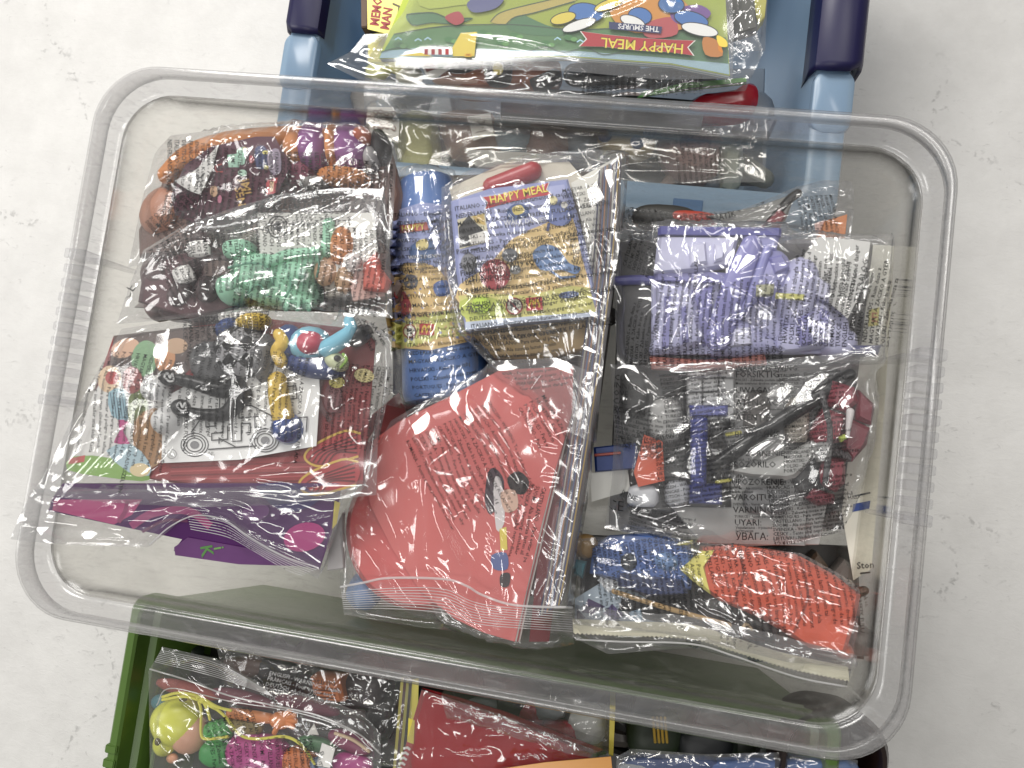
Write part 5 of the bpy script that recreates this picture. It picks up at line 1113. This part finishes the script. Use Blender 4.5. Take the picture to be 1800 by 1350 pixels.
p = Print(pl)
p.patch([(858, 830), (872, 824), (886, 846), (880, 880), (862, 905), (852, 880)], '3a2a38', 3); p.patch([(868, 846), (880, 842), (886, 880), (886, 920), (872, 930)], 'd8d0d0', 3); p.patch([(892, 840), (912, 828), (930, 846), (922, 868), (900, 864)], '141416', 3); p.patch([(880, 866), (905, 862), (910, 892), (888, 900)], 'e0b49c', 3)
p.patch([(878, 930), (890, 926), (892, 966), (880, 968)], 'e0c83c'); p.patch([(864, 976), (890, 972), (892, 1000), (868, 1000)], '4a60a0', 3); p.patch([(880, 1010), (896, 1008), (894, 1030), (880, 1030)], '242428', 3)
p.done('print', t)
one('dark_red_card', slab([(960, 690), (1020, 690), (1010, 830), (985, 980), (965, 1128), (930, 1128), (950, 940)], Plane((990, 690, zr - .004), (1020, 690, zr - .006), (960, 1128, zr - .008)), .001), M('7a1c22', .3), 'dark red card edge beside the salmon red booklet', 'card', smooth=False)
b = bag('zip_bag', 'zip bag with red disc and salmon red booklet at the front of the clear box', gR,
        [(690, 738), (790, 680), (870, 636), (980, 634), (1040, 660)], [(1040, 660), (1042, 740), (1040, 840), (1020, 960), (1008, 1070), (1010, 1132)], [(605, 1085), (700, 1100), (790, 1108), (834, 1118), (880, 1130), (960, 1142), (1010, 1132)], [(690, 740), (640, 840), (600, 905), (598, 1030), (605, 1085)], [-.03, -.03, -.05, -.05], 60, (-58, 22), seed=33, amp=1.25,
        named=[(790, 695, 930, 870, .008, .0045), (830, 690, 960, 860, .008, .004), (722, 715, 790, 880, .007, .004), (660, 800, 720, 1000, .005, .004), (770, 850, 860, 1020, .006, .005), (940, 700, 1000, 800, .006, .004), (735, 750, 850, 1000, .004), (745, 760, 880, 1040, .004), (900, 1050, 878, 1128, .005), (885, 930, 890, 1070, .004), (960, 850, 900, 940, .004), (930, 720, 960, 840, .003), (615, 880, 760, 960, .002), (655, 880, 800, 985, .003)])
bag_text(b, [(warn(15, 0, 44), 712, 780, 62, 9, .006, 1.3), (warn(5, 5, 18), 912, 716, 66, 9.5, .008, 1.2), (warn(4, 9, 30), 925, 850, 106, 10, .012, 1.1)])
zip_line(b, [(598, 1032), (640, 1024), (685, 1016), (781, 1018), (820, 1030), (848, 1046), (906, 1064), (1006, 1068)], 4)
zip_band(b, [(600, 1042), (690, 1034), (781, 1036), (848, 1062), (1006, 1078)], [(604, 1070), (690, 1070), (781, 1078), (848, 1098), (1008, 1110)], 9, 1.3)
# ================= clear box, left side =================
# purple leaflet in a zip bag, lowest
zu = -.024
pl = Plane((92, 880, -.004), (590, 960, zu), (320, 880, -.008))
t = thing('purple_leaflet', 'purple leaflet with magenta circles in the lowest left zip bag', 'leaflet', (400, 920), zu - .01)
part('sheet', slab([(92, 876), (110, 850), (600, 850), (596, 880), (582, 940), (562, 1000), (450, 984), (305, 968), (320, 948), (85, 898)], pl, .0009), M('551e66', .25, .05, .02), t, smooth=False)
part('inner_sheet', slab([(306, 962), (330, 945), (470, 970), (560, 996), (420, 992), (308, 976)], Plane((92, 880, -.003), (590, 960, zu + .0012), (320, 880, -.0068)), .0004), M('6c3c78', .3), t, smooth=False)
p = Print(pl); p.patch([(95, 878), (250, 878), (232, 905), (200, 922), (92, 897)], 'c83a80'); p.line([(225, 880), (220, 900), (208, 918)], 8, 'a02c68'); p.line([(230, 925), (270, 902), (330, 898), (370, 925)], 14, 'ac3878', sub=5); p.line([(250, 935), (290, 915), (330, 916)], 5, '6c2458', sub=5)
p.disc(535, 944, 37, 'c42884', 25, -14); p.disc(450, 900, 24, '6c2c78', 15, -10); p.patch([(588, 880), (598, 884), (592, 920), (584, 930)], 'e4cc3c'); p.patch([(450, 855), (520, 850), (560, 880), (500, 900)], '34206c', 3)
p.done('print', t)
p = Print(Plane((92, 880, -.003), (590, 960, zu + .0012), (320, 880, -.0068))); p.text('K', 352, 960, 30, '4f8a3c', 80, .02); p.text('i', 376, 962, 26, '6aa04c', 80, .02); p.done('print', t)
one('sleeve_edge', prism([(578, 950), (602, 900), (604, 1000), (575, 1004)], zu - .016, .006, .001), M('b8b4b4', .5), 'ribbed grey sleeve between the purple leaflet and red bag', 'sleeve', smooth=False)
b = bag('zip_bag', 'zip bag with a purple leaflet, its ribbed closure folded up, at the left front', gR,
        [(60, 860), (300, 860), (610, 862)], [(610, 862), (592, 930), (568, 1000)], [(18, 948), (120, 958), (262, 962), (330, 905), (400, 915), (470, 970), (560, 1018), (568, 1000)], [(60, 860), (35, 905), (18, 948)], [.005, -.012, -.022, .006], 10, (15, 40), seed=41, mat=FILMS, box=False)
zip_line(b, [(262, 958), (300, 925), (345, 906), (395, 915), (440, 945), (500, 978), (558, 998)], 2.6)
zip_band(b, [(330, 908), (395, 918), (440, 948), (500, 980), (556, 1002)], [(335, 930), (400, 944), (445, 968), (500, 1000), (530, 1012)], 6, 1.4)
# top left bag: maroon booklet, purple and orange soft toy
za = -.026
gL = gR
t = thing('soft_toy', 'orange and purple striped soft toy curled round the maroon booklet', 'soft toy', (540, 260), za - .06)
OR = M('d97f33', .6, .15, .3); PU = M('8e4290', .6, .15, .3)
part('back_roll', tube([(282, 305), (320, 268), (380, 246), (450, 236), (520, 232), (580, 236)], [16, 18, 20, 20, 18, 14], za - .008), OR, t)
part('purple_band', ell(556, 262, 28, 42, za - .001, .02, 5, 2.3, lump=.03), PU, t); part('purple_band', ell(618, 266, 32, 42, za - .002, .02, -5, 2.3, lump=.03), PU, t)
part('orange_band', ell(590, 262, 12, 40, za, .018, 0, 2.3), OR, t); part('orange_band', ell(524, 268, 20, 34, za - .002, .018, 8, 2.3), OR, t)
part('orange_foot', ell(606, 316, 46, 18, za - .003, .016, 4, 2.5), OR, t); part('magenta_band', ell(530, 308, 26, 26, za - .008, .014, 20, 2.3), M('8c3050', .6), t)
part('ear', ell(638, 240, 16, 14, za - .001, .012), M('e0663c', .5), t); part('fur', ell(552, 324, 24, 12, za - .001, .01, 0, 2, lump=.25), M('8c8884', .9, .3, .5), t)
part('dark_end', ell(672, 262, 16, 34, za - .008, .016, -10), M('2c2a2c', .5), t); part('grey_end', ell(655, 282, 14, 22, za - .006, .014), M('aaa8a8', .6), t)
one('brown_cloth', prism([(270, 340), (320, 262), (420, 236), (560, 226), (660, 232), (690, 280), (690, 400), (450, 420), (240, 450)], za - .022, .012, .004, 2), M('7a5a50', .7), 'brown grey cloth bundled under the maroon booklet', 'cloth')
buried([(270, 400), (340, 280), (640, 240), (690, 400), (460, 410)], 16, za - .012, ['8c5a40', '6a4046', '9a8a84', '5a3c40', 'a86a3c'], 'brown or plum toy packed under the maroon booklet', 'toys packed in the top left bag', 18, 32, 7)
one('flesh_toy', ell(285, 372, 34, 44, za - .012, None, 30, lump=.08), M('c07a58', .5), 'tan toy at the left end of the top left bag', 'toy')
one('orange_roll', tube([(288, 300), (322, 280), (356, 274)], [10, 11, 10], za - .003), OR, 'orange roll above the white triangle card', 'toy')
pl = Plane((310, 320, za + .001), (520, 240, za + .003), (345, 388, za - .002))
t = thing('maroon_booklet', 'maroon booklet with gold letters and small mint shapes in the top left bag', 'booklet', (430, 310), za - .01)
part('cover', slab([(300, 345), (325, 290), (370, 258), (450, 240), (482, 240), (512, 290), (488, 338), (440, 360), (340, 392), (308, 378)], pl, .0012), M('5c2a3c', .35, .08, .03), t, smooth=False)
p = Print(pl); MT = 'a9dcc0'; p.patch([(399, 272), (418, 270), (424, 280), (420, 294), (402, 294)], MT); p.patch([(416, 264), (432, 260), (430, 288), (420, 286)], MT, 2); p.disc(430, 262, 4, 'd8c8a0'); p.disc(426, 304, 8, 'b4dcc4', 6); p.disc(442, 280, 5, 'c03848', 7)
p.patch([(448, 262), (466, 258), (474, 290), (452, 296)], '3c4478', 3); p.disc(466, 268, 5, 'e4d870', 3.5); p.disc(468, 294, 4, 'e4d870', 4); p.patch([(470, 270), (490, 262), (494, 300), (476, 306)], '9a8aa0', 3)
p.patch([(468, 318), (488, 312), (484, 340), (468, 342)], 'd84a50'); p.patch([(474, 320), (482, 318), (480, 336), (474, 338)], 'f0c8a0'); p.disc(376, 336, 7, 'd8a880', 10); p.disc(386, 350, 4, 'd87a98', 7)
p.text('JMI', 422, 316, 22, 'dca84c', 78, .01); p.text('SEN', 412, 330, 20, 'dca84c', 78, .01)
p.line([(390, 288), (378, 292), (380, 302), (392, 302)], 2, 'c04a44'); p.done('print', t)
o = card('white_card', [(306, 318), (345, 298), (384, 254), (372, 300), (352, 342), (330, 334)], flat(za + .0045), 'e2e0dc', 'white triangular card on the maroon booklet', 'card')
p = Print(flat(za + .0045)); p.line([(346, 322), (350, 318), (354, 324), (349, 329)], 1.5, '333333', True, 3); p.line([(360, 304), (352, 312), (344, 308)], 2, '404040', False, 4); p.done('print', o)
b = bag('plastic_bag', 'top left bulging printed bag with maroon booklet and orange purple soft toy', gL,
        [(300, 238), (400, 226), (520, 214), (640, 216), (700, 250)], [(700, 250), (694, 330), (690, 420)], [(225, 470), (450, 430), (690, 420)], [(300, 238), (272, 268), (250, 350), (225, 470)], [-.044, -.044, -.03, -.026], 44, (60, 40), seed=42, amp=1.2,
        named=[(320, 250, 350, 232, .003), (478, 250, 500, 330, .003), (480, 330, 560, 230, .003), (280, 420, 350, 380, .003), (600, 330, 690, 300, .003), (530, 320, 580, 350, .003), (640, 260, 680, 330, .003)])
bag_text(b, [(warn(36, 1, 32), 300, 246, 96, 10, .014, 1.1), (warn(9, 3, 26), 256, 390, 48, 10, .008, 1.0)], warp=4)
# second bag: mint creature, brown boots, white sheet
zm = -.008
MI = M('a4e6c0', .4, .06, .05)
pl = flat(zm - .010)
o = card('instruction_sheet', [(452, 374), (657, 374), (668, 470), (600, 480), (456, 446)], pl, 'e4e2dc', 'white instruction sheet with a round stamp above the mint toy', 'leaflet')
p = Print(pl); t_ = np.linspace(0, 2 * math.pi, 24, endpoint=False); p.line(np.column_stack([488 + 17 * np.cos(t_), 399 + 19 * np.sin(t_)]), 2, '3a3a3c', True); p.line(np.column_stack([488 + 12 * np.cos(t_), 399 + 14 * np.sin(t_)]), 1.4, '3a3a3c', True); p.disc(488, 399, 8, '6a6a6c', 9)
p.line([(508, 394), (556, 394)], 2.4, '5a5a5c'); p.line([(572, 384), (590, 384), (588, 400)], 2, '5a5a5c'); p.text('x z', 500, 412, 12, '333333', 0, .02); p.done('print', o)
t = thing('mint_creature', 'mint green plastic toy creature in the middle left bag', 'toy', (480, 470), zm - .05)
part('body', prism([(400, 446), (470, 436), (560, 430), (575, 452), (540, 470), (545, 520), (480, 534), (430, 520), (400, 486)], zm - .004, .03, .007, 2, .006), MI, t)
part('head', ell(424, 442, 25, 17, zm - .001, .014, -8, 3), MI, t); part('wheel', ell(412, 506, 27, 33, zm, .016, 10), MI, t); part('wheel', ell(525, 488, 32, 30, zm + .002, .018), MI, t)
part('arm', tube([(574, 388), (574, 410), (570, 440)], [11, 12, 13], zm - .004), MI, t); part('arm', tube([(470, 460), (500, 446), (556, 440)], [9, 10, 9], zm + .001), MI, t)
part('foot', ell(525, 530, 32, 16, zm - .001, .012, 4), MI, t)
MD = M('6fb092', .4)
for pts in ([(400, 470), (440, 462), (470, 470), (480, 500)], [(500, 462), (510, 500), (500, 524)], [(430, 520), (452, 500), (470, 520)], [(552, 440), (560, 462), (556, 486)]): part('seam', tube(pts, 2.2, zm + .0016, 6), MD, t)
for u, v, r_ in ((404, 500, 9), (420, 512, 7), (532, 480, 10), (520, 496, 7)): part('spot', ell(u, v, r_, r_, zm + .003, .004), M('bff0d6', .4), t)
for k in range(3): part('toe', tube([(505 + k * 18, 528), (500 + k * 20, 542)], 6, zm, 8), MI, t); part('chest', ell(470, 486, 24, 30, zm + .002, .014, 0, 2.5), M('b0ecca', .4), t)
t = thing('toy_boots', 'pair of dark brown toy boots with white cuffs, left of the mint toy', 'toy boots', (330, 450), zm - .05)
BR = M('4a3436', .45); 
part('boot', tube([(340, 412), (352, 440), (370, 470), (350, 510)], [17, 21, 24, 22], zm - .004), BR, t); part('boot', tube([(300, 520), (318, 492), (335, 470), (395, 455)], [20, 22, 20, 16], zm - .008), BR, t)
part('cuff', prism([(326, 427), (356, 421), (366, 446), (330, 450)], zm - .001, .006, .002, 2), M('eceae6', .5), t); part('cuff', prism([(300, 474), (328, 464), (340, 490), (310, 496)], zm - .003, .006, .002, 2), M('eceae6', .5), t)
part('sole', ell(288, 482, 36, 40, zm - .014, .014, 40), M('5a4546', .5), t)
part('stripe', prism([(360, 462), (400, 458), (398, 482), (362, 486)], zm - .001, .004, .001, 2), M('6a5650', .5), t)
one('orange_egg_toy', ell(600, 432, 21, 34, zm - .003, None, 6), M('de8440', .5), 'orange egg shaped toy head right of the mint toy', 'toy')
one('peach_piece', ell(574, 476, 22, 28, zm - .006, None, 10, lump=.08), M('d8a47c', .5), 'peach rounded toy piece beside the orange head', 'toy piece'); one('peach_piece', ell(606, 486, 18, 34, zm - .009, None, 10), M('c99c70', .5), 'tan upright toy piece below the orange head', 'toy piece')
one('white_ball', ell(620, 460, 17, 16, zm - .002), M('e8dcd8', .4), 'white pink ball beside the red cloth', 'ball')
one('red_cloth', prism([(636, 462), (660, 440), (668, 470), (684, 492), (676, 512), (636, 508)], zm - .004, .008, .002, 0, .002), M('dc5a48', .6), 'salmon red cloth with sharp folds at the right of the mint toy bag', 'cloth', smooth=False)
one('pink_card', prism([(600, 420), (660, 415), (676, 520), (620, 530)], zm - .013, .002, .0006), M('d8a89c', .5), 'pale pink card below the red cloth', 'card', smooth=False)
buried([(250, 470), (420, 400), (660, 350), (680, 540), (250, 560)], 22, zm - .022, ['5a3c40', '4a3a3c', '7c6a64', 'a08c80', '6a4844'], 'maroon or taupe toy packed under the mint creature and boots', 'toys packed in the middle left bag', 18, 36, 8)
one('taupe_card', prism([(235, 540), (420, 380), (670, 345), (684, 550)], zm - .034, .004, .001), M('8a7d78', .5), 'taupe card lying under the mint creature', 'card', smooth=False)
one('maroon_cloth', prism([(250, 470), (330, 440), (420, 430), (420, 540), (330, 560), (240, 530)], zm - .016, .006, .002), M('5a363c', .6), 'dark maroon cloth under the toy boots', 'cloth', smooth=False)
one('grey_stand', prism([(560, 430), (600, 424), (604, 520), (572, 524)], zm - .012, .006, .001), M('8d8478', .5), 'taupe card behind the peach piece', 'card', smooth=False)
b = bag('plastic_bag', 'middle left printed bag with the mint creature and brown boots', gL,
        [(252, 440), (330, 392), (420, 362), (500, 340), (600, 330), (676, 332)], [(676, 332), (686, 450), (690, 560)], [(205, 570), (320, 560), (430, 548), (560, 545), (690, 560)], [(252, 440), (228, 500), (205, 570)], [-.02, -.018, -.012, -.012], 46, (40, 45), seed=43, amp=1.2,
        named=[(360, 545, 440, 450, .003), (400, 545, 520, 520, .003), (250, 470, 330, 400, .003), (262, 540, 350, 500, .003), (640, 470, 680, 490, .003), (600, 500, 690, 480, .002), (300, 420, 380, 370, .003), (420, 470, 450, 440, .003)])
bag_text(b, [("\n".join(w_[:12] for w_ in (WARN * 2)[:18]), 452, 372 - 24, 84, 10, .014, .9), (warn(24, 0, 40), 420, 386, 94, 9.5, .012, 1.16), (warn(9, 9, 26), 322, 410, 84, 9.5, .012, 1.1), (warn(7, 2, 22), 258, 440, 62, 9.5, .012, 1.1)], warp=3.6)
bag_text(b, [('CE', 228, 530, -60, 24, -.01, 1)], 'ce_mark')
# third bag: chequered toy on cartoon leaflet, maze sheet, curtain leaflet
zt = .006
pl = flat(zt - .017)
o = card('cartoon_leaflet', [(200, 590), (330, 575), (470, 560), (640, 580), (660, 600), (640, 850), (560, 862), (400, 858), (300, 848), (118, 826), (122, 806), (165, 690)], pl, '8d2a2c', 'leaflet printed with red theatre curtains and cartoon shapes, under the chequered toy', 'leaflet')
p = Print(pl)
p.patch([(196, 640), (280, 600), (300, 700), (280, 800), (240, 836), (118, 826), (122, 806), (165, 690)], 'dcdad6')
p.patch([(200, 590), (330, 575), (420, 570), (300, 680), (190, 660)], '5c4c48'); p.disc(220, 612, 26, 'd8a888', 16, -20); p.disc(255, 630, 24, '7aa878', 32, 10); p.disc(290, 630, 18, 'c88858', 24, 10); p.disc(310, 608, 20, 'c09a78', 14)
p.disc(192, 666, 20, 'e6c49c', 24, 20); p.disc(197, 664, 12, 'c83c3c', 12); p.patch([(190, 690), (216, 684), (226, 720), (222, 740), (196, 730)], '8fb8c8', 2)
for k in range(6): p.line([(194 + k * 5, 690), (200 + k * 5, 736)], 1.5, '46687c')
p.patch([(226, 700), (252, 680), (262, 720), (250, 745), (228, 742)], '6a7a3c', 3); p.patch([(236, 740), (285, 720), (290, 800), (244, 826)], 'a87848', 3); p.disc(232, 668, 18, 'a04a48', 24)
p.patch([(208, 738), (226, 742), (216, 758), (228, 780), (200, 778), (210, 758)], 'c43c84', 2); p.patch([(118, 826), (130, 802), (200, 806), (262, 836), (250, 846), (180, 838)], '7fae48', 2); p.patch([(122, 806), (150, 800), (148, 812), (120, 816)], 'c84a44')
p.patch([(186, 792), (230, 780), (262, 812), (262, 836), (226, 830)], 'a8c4d0', 2); p.disc(246, 826, 18, 'e4cc98', 12)
p.patch([(262, 840), (300, 812), (560, 800), (640, 780), (638, 850), (560, 861), (400, 857)], '9c3234')
for k in range(5): p.line([(300, 822 + k * 7), (440, 816 + k * 8), (550, 812 + k * 8)], 2.5, ['7c2226', 'b8484a'][k % 2], sub=3)
for c0, c1 in (((536, 806), (634, 762)), ((526, 856), (630, 812))):
    a0 = np.array(c0, float); a1 = np.array(c1, float)
    p.patch([a0, a0 + (18, -24), a1 + (-30, -4), a1, a1 + (-4, 40), a0 + (40, 10)], 'b43438', 2)
    for k in range(5): p.line([a0 + (6 + k * 8, 4 + k * 2), a0 + (24 + k * 8, -14 + k), a1 + (-6, 2 + k * 8)], 3, '6c1a20', sub=4)
    p.line([a1, a1 + (-30, -4), a0 + (14, -22), a0, a0 + (30, 14), a1 + (-4, 40)], 4, 'd8a838', sub=4)
p.line([(570, 640), (560, 700), (580, 740)], 8, '5a2a2c', sub=4); p.disc(585, 700, 16, '70363a', 26); p.disc(640, 660, 18, 'c0b070', 12, 10); p.disc(592, 672, 14, 'c8b850', 10)
p.done('print', o)
pl = flat(zt - .012)
o = card('maze_sheet', [(286, 700), (360, 660), (480, 640), (560, 640), (562, 690), (556, 784), (420, 808), (284, 814)], pl, 'f6f6f4', 'white activity sheet with a black line maze under the chequered toy', 'activity sheet')
p = Print(pl); K = '4a4a4c'
for u, v in ((342, 782), (466, 774)):
    for r_ in (24, 19, 14): q = np.column_stack([u + r_ * 1.0 * np.cos(t_), v + r_ * .85 * np.sin(t_)]); p.line(q, 1.7, K, True)
    p.disc(u, v, 8, '8a8a8c', 7)
p.line([(366, 790), (450, 784)], 2.2, K); p.line([(350, 740), (362, 722), (440, 712), (476, 730), (490, 764)], 2.2, K); p.line([(336, 760), (350, 740)], 2, K)
for q in ([(362, 735), (362, 750), (378, 749), (378, 738), (392, 737), (392, 760), (372, 762), (372, 774), (400, 772), (400, 748)], [(408, 735), (408, 776), (424, 775), (424, 745), (440, 744), (440, 760), (432, 761)], [(448, 726), (448, 752), (460, 751)], [(385, 780), (385, 770), (415, 786), (440, 784), (440, 772), (452, 770)], [(420, 722), (420, 735), (455, 732)], [(395, 725), (408, 724), (408, 728)], [(386, 676), (386, 720), (396, 719), (396, 690), (410, 688), (410, 712)], [(470, 690), (490, 688), (490, 740)], [(500, 680), (520, 678), (522, 700), (506, 702)], [(515, 735), (540, 733), (538, 760)]): p.line(q, 2, K)
q = np.column_stack([302 + 8 * np.cos(t_), 798 + 8 * np.sin(t_)]); p.line(q, 1.2, '8a8a8a', True); p.text('\u2672', 296, 803, 13, K); p.text('NL', 366, 800, 9, K)
p.done('print', o)
# the toy
m, t2, o2 = nt('chequered_cloth'); ck = N(t2, 'ShaderNodeTexChecker', i_Scale=115.0); ck.inputs[1].default_value = (.012, .012, .013, 1); ck.inputs[2].default_value = (.33, .33, .34, 1)
tc = N(t2, 'ShaderNodeTexCoord'); mp = N(t2, 'ShaderNodeMapping'); mp.inputs['Rotation'].default_value = (0, 0, .62); mp.inputs['Scale'].default_value = (1, 1, .01); t2.links.new(tc.outputs['Object'], mp.inputs[0]); t2.links.new(mp.outputs[0], ck.inputs[0])
pb = N(t2, 'ShaderNodeBsdfPrincipled'); pb.inputs['Roughness'].default_value = .6; t2.links.new(ck.outputs[0], pb.inputs['Base Color']); t2.links.new(pb.outputs[0], o2.inputs[0])
t = thing('toy_figure', 'toy figure with chequered body, yellow arms, white ball shoes and pale blue cap', 'toy', (440, 660), zt - .03)
part('torso', ell(428, 620, 44, 48, zt + .002, .016, -15, 2.4), m, t); part('waist', ell(372, 640, 34, 40, zt - .004, .012, -20, 2.4), M('58585a', .5), t); part('lapel', ell(466, 630, 18, 44, zt, .012, 5), M('6a6a6c', .45), t)
for pts, rr in (([(300, 664), (335, 672), (380, 684), (410, 676)], [10, 12, 15, 18]), ([(316, 722), (350, 728), (390, 726), (420, 690)], [10, 11, 14, 18])): part('leg', tube(pts, rr, zt - .001), M('1e1e20', .35), t)
for u, v, r_ in ((276, 684, 24), (295, 740, 25)):
    s_ = part('shoe', ell(u, v, r_, r_ * 1.05, zt + .001, .012, 20), M('e6e6e6', .3), t)
for u, v in ((296, 664), (318, 716)):
    part('lace', tube([(u - 8, v - 2), (u - 3, v - 9), (u + 2, v), (u + 6, v - 8), (u + 8, v + 4), (u, v + 6), (u - 8, v - 2)], 1.8, zt + .003, 6), M('dcdcdc', .4), t); part('ankle', ell(u, v, 15, 15, zt - .001, .008), M('1a1a1c', .3), t)
part('glove', ell(446, 566, 30, 16, zt, .012, -8), M('e2b92c', .4), t); part('sleeve', ell(404, 578, 24, 18, zt - .004, .012, -30), M('28458c', .4), t)
part('ruff', tube([(484, 584), (492, 600), (482, 616), (490, 636)], [10, 14, 12, 12], zt + .001), M('e4b830', .45), t)
part('arm', tube([(480, 664), (483, 700), (490, 734)], [17, 19, 20], zt + .002), M('e0b630', .4), t); part('ball_hand', ell(511, 754, 28, 29, zt + .004, .02), M('2f4f9e', .2, coat=.5), t)
part('shoulder', ell(510, 604, 24, 34, zt - .001, .014), M('223c80', .4), t); part('collar', ell(552, 644, 56, 22, zt - .001, .012, 10), M('20397e', .4), t)
part('head', ell(548, 608, 36, 34, zt + .003, .018, -10), M('7cc4dc', .35), t); part('cheek', ell(545, 603, 24, 21, zt + .0058, .008, -10), M('d04a60', .35), t)
part('cap', tube([(566, 612), (592, 596), (612, 578), (610, 560)], [17, 16, 12, 10], zt + .003), M('72c0dc', .35), t); part('cap_tip', ell(632, 590, 26, 15, zt, .01, -38), M('1a1c22', .35), t)
part('eye', ell(592, 636, 22, 16, zt + .001, .008, 30), M('c8d0a0', .35), t); part('pupil', ell(593, 630, 6, 6, zt + .003, .003), M('101012', .3), t); part('eye_rim', tube([(602, 622), (608, 632), (598, 646)], 3, zt + .003, 6), M('8ab83c', .4), t)
b = bag('plastic_bag', 'lower left printed bag with the chequered toy, maze sheet and curtain leaflet', gL,
        [(214, 578), (330, 560), (430, 545), (560, 548), (640, 560), (690, 590)], [(690, 590), (686, 680), (664, 780), (662, 870)], [(60, 868), (200, 884), (340, 892), (480, 888), (662, 870)], [(214, 578), (150, 690), (80, 830), (60, 868)], [-.006, -.006, -.006, .006], 44, (30, 45), seed=44, amp=1.25,
        named=[(300, 640, 400, 600, .003), (420, 700, 560, 640, .004), (480, 690, 620, 640, .004), (560, 700, 660, 600, .004), (590, 720, 670, 620, .004), (330, 885, 345, 860, .003), (535, 880, 560, 850, .003), (120, 840, 300, 862, .003), (360, 690, 420, 660, .003), (100, 850, 180, 800, .003), (640, 870, 690, 800, .003)])
bag_text(b, [(warn(12, 0, 46), 180, 612, 99, 9.5, .012, 1.25), (warn(18, 5, 36), 330, 600, 97, 9.5, .012, 1.3), (warn(12, 9, 36), 590, 630, 100, 9.5, .006, 1.0), ("\n".join(w_[:11] for w_ in (WARN * 2)[:16]), 320, 556, 88, 10, .014, .95), ("\n".join(w_[:14] for w_ in (WARN * 2)[4:14]), 620, 556, 62, 10, .014, 1.0), ("www.Ruim Monotonidde Cagiazis - Service", 166, 640, 104, 9, .012, 1)], warp=3.2)
bag_text(b, [('CE', 170, 612, 104, 22, -.01, 1)], 'ce_mark')
